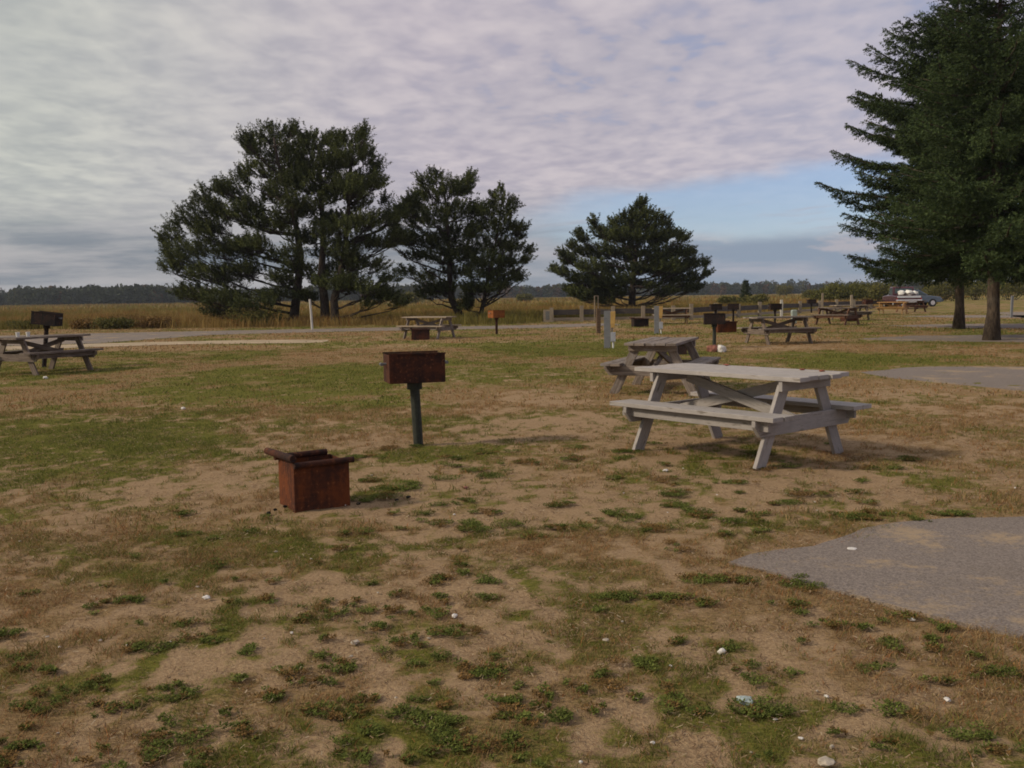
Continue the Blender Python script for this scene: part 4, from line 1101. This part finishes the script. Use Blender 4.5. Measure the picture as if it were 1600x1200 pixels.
S0, S1 = np.array([.018, .034, .015]), np.array([.080, .108, .040])
spruce('nearer big spruce at the right edge with a thick straight trunk', gp(1549, 531), 12.4, .18, [(0, 2.6), (1.3, 2.9), (3, 3.3), (5, 3.0), (7, 2.1), (8.5, 1.7), (9.7, 1.45), (11, .9), (12.4, .12)], 31, 2.0, 186, S0, S1, lean=-.1)
spruce('farther big spruce reaching left with shorter visible trunk', gp(1498, 513.5), 12.4, .17, [(0, 2.9), (1.3, 3.2), (2.7, 3.6), (4.3, 4.3), (6.3, 4.75), (7.3, 4.2), (9.3, 3.5), (10.5, 2.2), (11.3, 1.0), (12.4, .1)], 32, 2.1, 186, S0, S1, lean=-.35, nl=.10, nw=.032)
spruce('small young pine alone in the marsh beyond the fence', (25.6, 105), 2.9, .07, [(0, 1.2), (.5, 1.0), (1.0, .55), (1.6, .35), (2.3, .18), (2.9, .04)], 33, .15, 60, np.array([.03, .045, .025]), np.array([.07, .085, .04]), name='young_pine', cat='young pine', nl=.13, nw=.05, upt=.5, dens=.8)


def shrub(name, label, cat, loc, rx, ry, h, seed, c0, c1, n=2600, leaf=.10, group=None, z0=0.0):
    r = np.random.default_rng(seed); rr = random.Random(seed)
    t = thing(name, label, cat, (loc[0], loc[1], 0), 0, group)
    tb = MB()
    nb = 9; cs = []
    for k in range(nb):
        a = r.uniform(0, 6.28); q = r.uniform(.1, .75); c = np.array([rx * q * math.cos(a), ry * q * math.sin(a), h * r.uniform(.35, .72)]); cs.append((c, r.uniform(.3, .5)))
        tb.tube(curve((c[0] * .2, c[1] * .2, -.05), c, .1, 5, .05, rr), [.04 * h / 2, .03 * h / 2, .022 * h / 2, .015 * h / 2, .008], 5, False)
    tb.build('stems', M['bark'], t)
    Ps = []
    for c, s in cs:
        q = r.normal(0, 1, (n // nb, 3)); q /= np.linalg.norm(q, axis=1, keepdims=True); q *= r.uniform(.2, 1, (len(q), 1)) ** .45
        Ps.append(c + q * np.array([rx * s, ry * s, h * .42]) * (1 + .25 * r.normal(0, 1, (len(q), 1))))
    P = np.concatenate(Ps); P[:, 2] = np.abs(P[:, 2]); n = len(P)
    d = r.normal(0, 1, (n, 3)); d /= np.linalg.norm(d, axis=1, keepdims=True); e = np.cross(d, r.normal(0, 1, (n, 3))); e /= np.linalg.norm(e, axis=1, keepdims=True)
    l = leaf * r.uniform(.6, 1.4, n)[:, None]
    V = np.stack([P, P + d * l * .5 + e * l * .35, P + d * l, P + d * l * .5 - e * l * .35], 1).reshape(-1, 3)
    k = r.uniform(0, 1, n)[:, None]; C = np.repeat(c0 * (1 - k) + c1 * k, 4, 0)
    big_mesh('foliage', V, np.arange(len(V)).reshape(-1, 4), M['shrub'], t, color=C)
    return t


YG0, YG1 = np.array([.060, .065, .018]), np.array([.15, .14, .038])
RB0, RB1 = np.array([.13, .080, .030]), np.array([.27, .165, .065])
GB0, GB1 = np.array([.070, .070, .020]), np.array([.16, .145, .045])
for i, (px, D, rx, h, col, lab) in enumerate([
        (1292, 120, 2.6, 2.0, 1, 'yellow green bush left end of the far bush row'), (1318, 118, 3.2, 2.5, 1, 'wide yellow green bush in the middle of the far bush row'),
        (1345, 122, 2.8, 2.3, 1, 'yellow green bush right end of the far bush row'), (1372, 110, 2.5, 2.1, 2, 'dull green bush half hidden by the spruce boughs'),
        (1268, 160, 1.6, 1.6, 2, 'small dark bush left of the far bush row'),
        (1178, 102, 1.8, 1.1, 2, 'low bush at the right foot of the young marsh pine'), (1135, 103, 1.2, .9, 2, 'low bush at the left foot of the young marsh pine'),
        (1525, 130, 4.5, 3.0, 1, 'yellow green bush seen between the two spruce trunks'), (1580, 125, 4.5, 2.8, 1, 'yellow green bush right of the nearer spruce trunk'), (1465, 120, 4.0, 2.6, 2, 'dull green bush behind the blue grey car'),
        (190, 50.5, 1.4, .6, 2, 'brown green scrub bush behind the road, tallest left of the pines'), (235, 51, 1.3, .55, 3, 'reddish brown scrub bush left of the broad pine'), (135, 51.5, 1.2, .5, 3, 'reddish scrub bush right of the black grill'),
        (215, 53, 1.6, .65, 3, 'brown scrub bush just behind the reddish one'), (40, 53, 1.1, .45, 2, 'low scrub bush left of the black grill'), (395, 52, 1.6, .9, 2, 'green scrub under the low boughs of the broad pine'),
        (640, 210, 3.0, 2.2, 2, 'distant round bush seen left under the middle pine'), (820, 240, 2.6, 1.6, 2, 'distant low bush right of the forked pine'), (1225, 330, 3.4, 3.4, 2, 'far lone bush on the marsh skyline')]):
    x, _ = at_depth(px, 470, D)[:2]
    c0, c1 = {1: (YG0, YG1), 2: (GB0, GB1), 3: (RB0, RB1)}[col]
    shrub('bush', lab, 'bush', (float(x), D), rx, rx * .8, h, 300 + i, c0, c1, 3200, .09 if D < 60 else .22 if D < 170 else .4)


# ------------------------------------------------------------------ far wood
def far_wood():
    r = np.random.default_rng(9); Vs, Cs = [], []
    trees = []
    for seg in [  # (px0, px1, D, top px above the horizon base fn, count)
            (-350, 30, 470, 7.0, 170), (20, 340, 430, 8.0, 280), (330, 700, 480, 7.8, 240), (690, 1010, 600, 7.2, 220), (1000, 1400, 640, 6.5, 260), (1380, 2000, 600, 7.0, 260), (-400, 2000, 760, 10.0, 500)]:
        for _ in range(seg[4]):
            px = r.uniform(seg[0], seg[1]); D = seg[2] + r.uniform(0, 45); x = at_depth(px, 465, D)[0]
            bump_ = 1 + .5 * (vnoise(np.array([px * .012]), np.array([D * .01]), 88)[0] - .5) + .3 * (vnoise(np.array([px * .05]), np.array([D * .01]), 89)[0] - .5)
            trees.append((x, D, seg[3] * bump_ * r.uniform(.75, 1.12)))
    for x, D, h in trees:
        n = 150; w = h * r.uniform(.32, .55)
        q = r.normal(0, 1, (n, 3)); q /= np.linalg.norm(q, axis=1, keepdims=True); q *= r.uniform(.3, 1, (n, 1)) ** .4
        q[:, 2] = q[:, 2] * .5 + .5
        taper = 1 - .35 * q[:, 2:3] * r.uniform(0, 1.6)
        P = np.array([x, D, -.1]) + q * np.array([w, w, h]) * np.concatenate([taper, taper, np.ones_like(taper)], 1)
        d = r.normal(0, 1, (n, 3)); d /= np.linalg.norm(d, axis=1, keepdims=True); e = np.cross(d, r.normal(0, 1, (n, 3))); e /= np.linalg.norm(e, axis=1, keepdims=True)
        l = r.uniform(.7, 1.7, n)[:, None] * 1.15
        Vs.append(np.stack([P, P + d * l * .5 + e * l * .4, P + d * l, P + d * l * .5 - e * l * .4], 1).reshape(-1, 3))
        kk = r.uniform(0, 1)
        a = np.array([.035, .042, .024]) if kk < .7 else (np.array([.075, .042, .022]) if kk < .83 else np.array([.060, .058, .024]))
        Cs.append(np.repeat(a * r.uniform(.7, 1.4, (n, 1)), 4, 0))
    V = np.concatenate(Vs)
    tag(big_mesh('far_wood', V, np.arange(len(V)).reshape(-1, 4), M['shrub'], color=np.concatenate(Cs)), 'dark far off wood along the horizon beyond the marsh', 'woodland', kind='stuff')


far_wood()


# ------------------------------------------------------------------ parked vehicles
def wheel(t, x, y, r=.34, w=.22):
    s = 1 if y > 0 else -1
    a = MB(); a.tube([(x, y - w / 2, r), (x, y + w / 2, r)], r, 20); wo = a.build('wheel', M['rubber'], t, .02)
    b = MB(); b.tube([(x, y + s * (w / 2 - .01), r), (x, y + s * (w / 2 + .006), r)], r * .58, 14); b.build('rim', M['chrome'], wo)


def vehicle(name, label, cat, loc, rz, paint, kind):
    t = thing(name, label, cat, (loc[0], loc[1], 0), rz)
    if kind == 'pickup':        # +x is the front
        wh = (1.75, -1.45); body = MB()
        body.prism([(-2.6, .45), (2.55, .45), (2.62, .70), (2.55, .98), (1.25, 1.06), (.9, 1.06), (-.75, 1.06), (-2.6, 1.04)], -.92, .92); body.build('body', paint, t, .05)
        cab = MB(); cab.prism([(-.72, 1.062), (1.05, 1.062), (.55, 1.66), (.42, 1.72), (-.58, 1.72), (-.66, 1.66)], -.78, .78); cab.build('cab', paint, t, .05)
        for s in (-1, 1):
            g = MB(); g.prism([(-.58, 1.12), (.82, 1.12), (.46, 1.60), (-.54, 1.60)], s * .79 - .008, s * .79 + .008); g.build('side_window', M['glass'], t)
        g = MB(); g.box(-.735, -.72, -.62, .62, 1.14, 1.60) if False else g.box(-.705, -.675, -.62, .62, 1.16, 1.58); g.build('rear_window', M['glass'], t)
        bp = MB(); bp.box(-2.76, -2.61, -.93, .93, .52, .74); bp.build('bumper', M['chrome'], t, .03)
        tr = MB(); tr.box(-2.63, -2.603, -.86, .86, .88, 1.02); tr.build('tailgate_trim', M['chrome'], t)
        for s in (-1, 1):
            l = MB(); l.box(-2.635, -2.602, s * .86 - .05, s * .86 + .05, .76, .87); l.build('tail_light', M['redlens'], t)
        fb = MB(); fb.box(2.63, 2.74, -.9, .9, .48, .66); fb.build('bumper', M['chrome'], t, .03)
    else:
        wh = (1.40, -1.30); body = MB()
        body.prism([(-2.2, .38), (2.2, .38), (2.28, .62), (2.12, .84), (1.15, .96), (-1.9, 1.0), (-2.25, .92), (-2.28, .6)], -.86, .86); body.build('body', paint, t, .05)
        cab = MB(); cab.prism([(-1.95, 1.002), (1.12, .985), (.35, 1.42), (.15, 1.47), (-1.35, 1.47), (-1.55, 1.42)], -.72, .72); cab.build('cab', paint, t, .05)
        for s in (-1, 1):
            g = MB(); g.prism([(-1.72, 1.05), (.86, 1.04), (.26, 1.38), (-1.42, 1.38)], s * .73 - .008, s * .73 + .008); g.build('side_window', M['glass'], t)
        for x in (-2.36, 2.27):
            bp = MB(); bp.box(x, x + .10, -.84, .84, .42, .60); bp.build('bumper', paint, t, .03)
        for s in (-1, 1):
            l = MB(); l.box(2.15, 2.24, s * .66 - .14, s * .66 + .14, .64, .76); l.build('headlight', M['chrome'], t)
    for x in wh:
        for s in (-.80, .80): wheel(t, x, s)
    return t


vehicle('pickup_truck', 'maroon pickup truck with chrome bumper loaded with white bundles', 'pickup truck', (30.6, 75.5), R(80), M['maroon'], 'pickup')
vehicle('parked_car', 'blue grey car parked behind the maroon pickup under the spruces', 'car', (35.0, 84.0), R(4), M['bluegrey'], 'car')
ca, sa = math.cos(R(80)), math.sin(R(80))
for k, (x, y, s, lab) in enumerate([(-2.1, .45, .36, 'round white bundle on the left of the pickup bed'), (-2.05, -.1, .38, 'large white bundle in the middle of the pickup bed'), (-2.0, -.55, .30, 'small white bundle on the right of the pickup bed')]):
    stone('cargo_bundle', lab, 0, 0, s, M['cargo'], flat=.6, z=1.06 + s * .5, cat='bundle', seed=80 + k, loc=(30.6 + x * ca - y * sa, 75.5 + x * sa + y * ca))
hz = MB(); hz.box(-2990, 2990, -60, 2960, -1.2, 16.0)
hm = bpy.data.materials.new('haze_air'); hm.use_nodes = True; hn_ = NT(hm.node_tree); hn_.n.clear()
ho = hn_.new('ShaderNodeOutputMaterial'); pv = hn_.new('ShaderNodeVolumePrincipled'); pv.inputs['Color'].default_value = (.80, .88, 1.0, 1); pv.inputs['Density'].default_value = 0.00020
pv.inputs['Anisotropy'].default_value = 0.2
hn_.l.new(pv.outputs[0], ho.inputs['Volume'])
tag(hz.build('haze', hm), 'thin pale haze softening the far marsh and wood', 'haze', kind='stuff')
print('objects', len(bpy.data.objects))
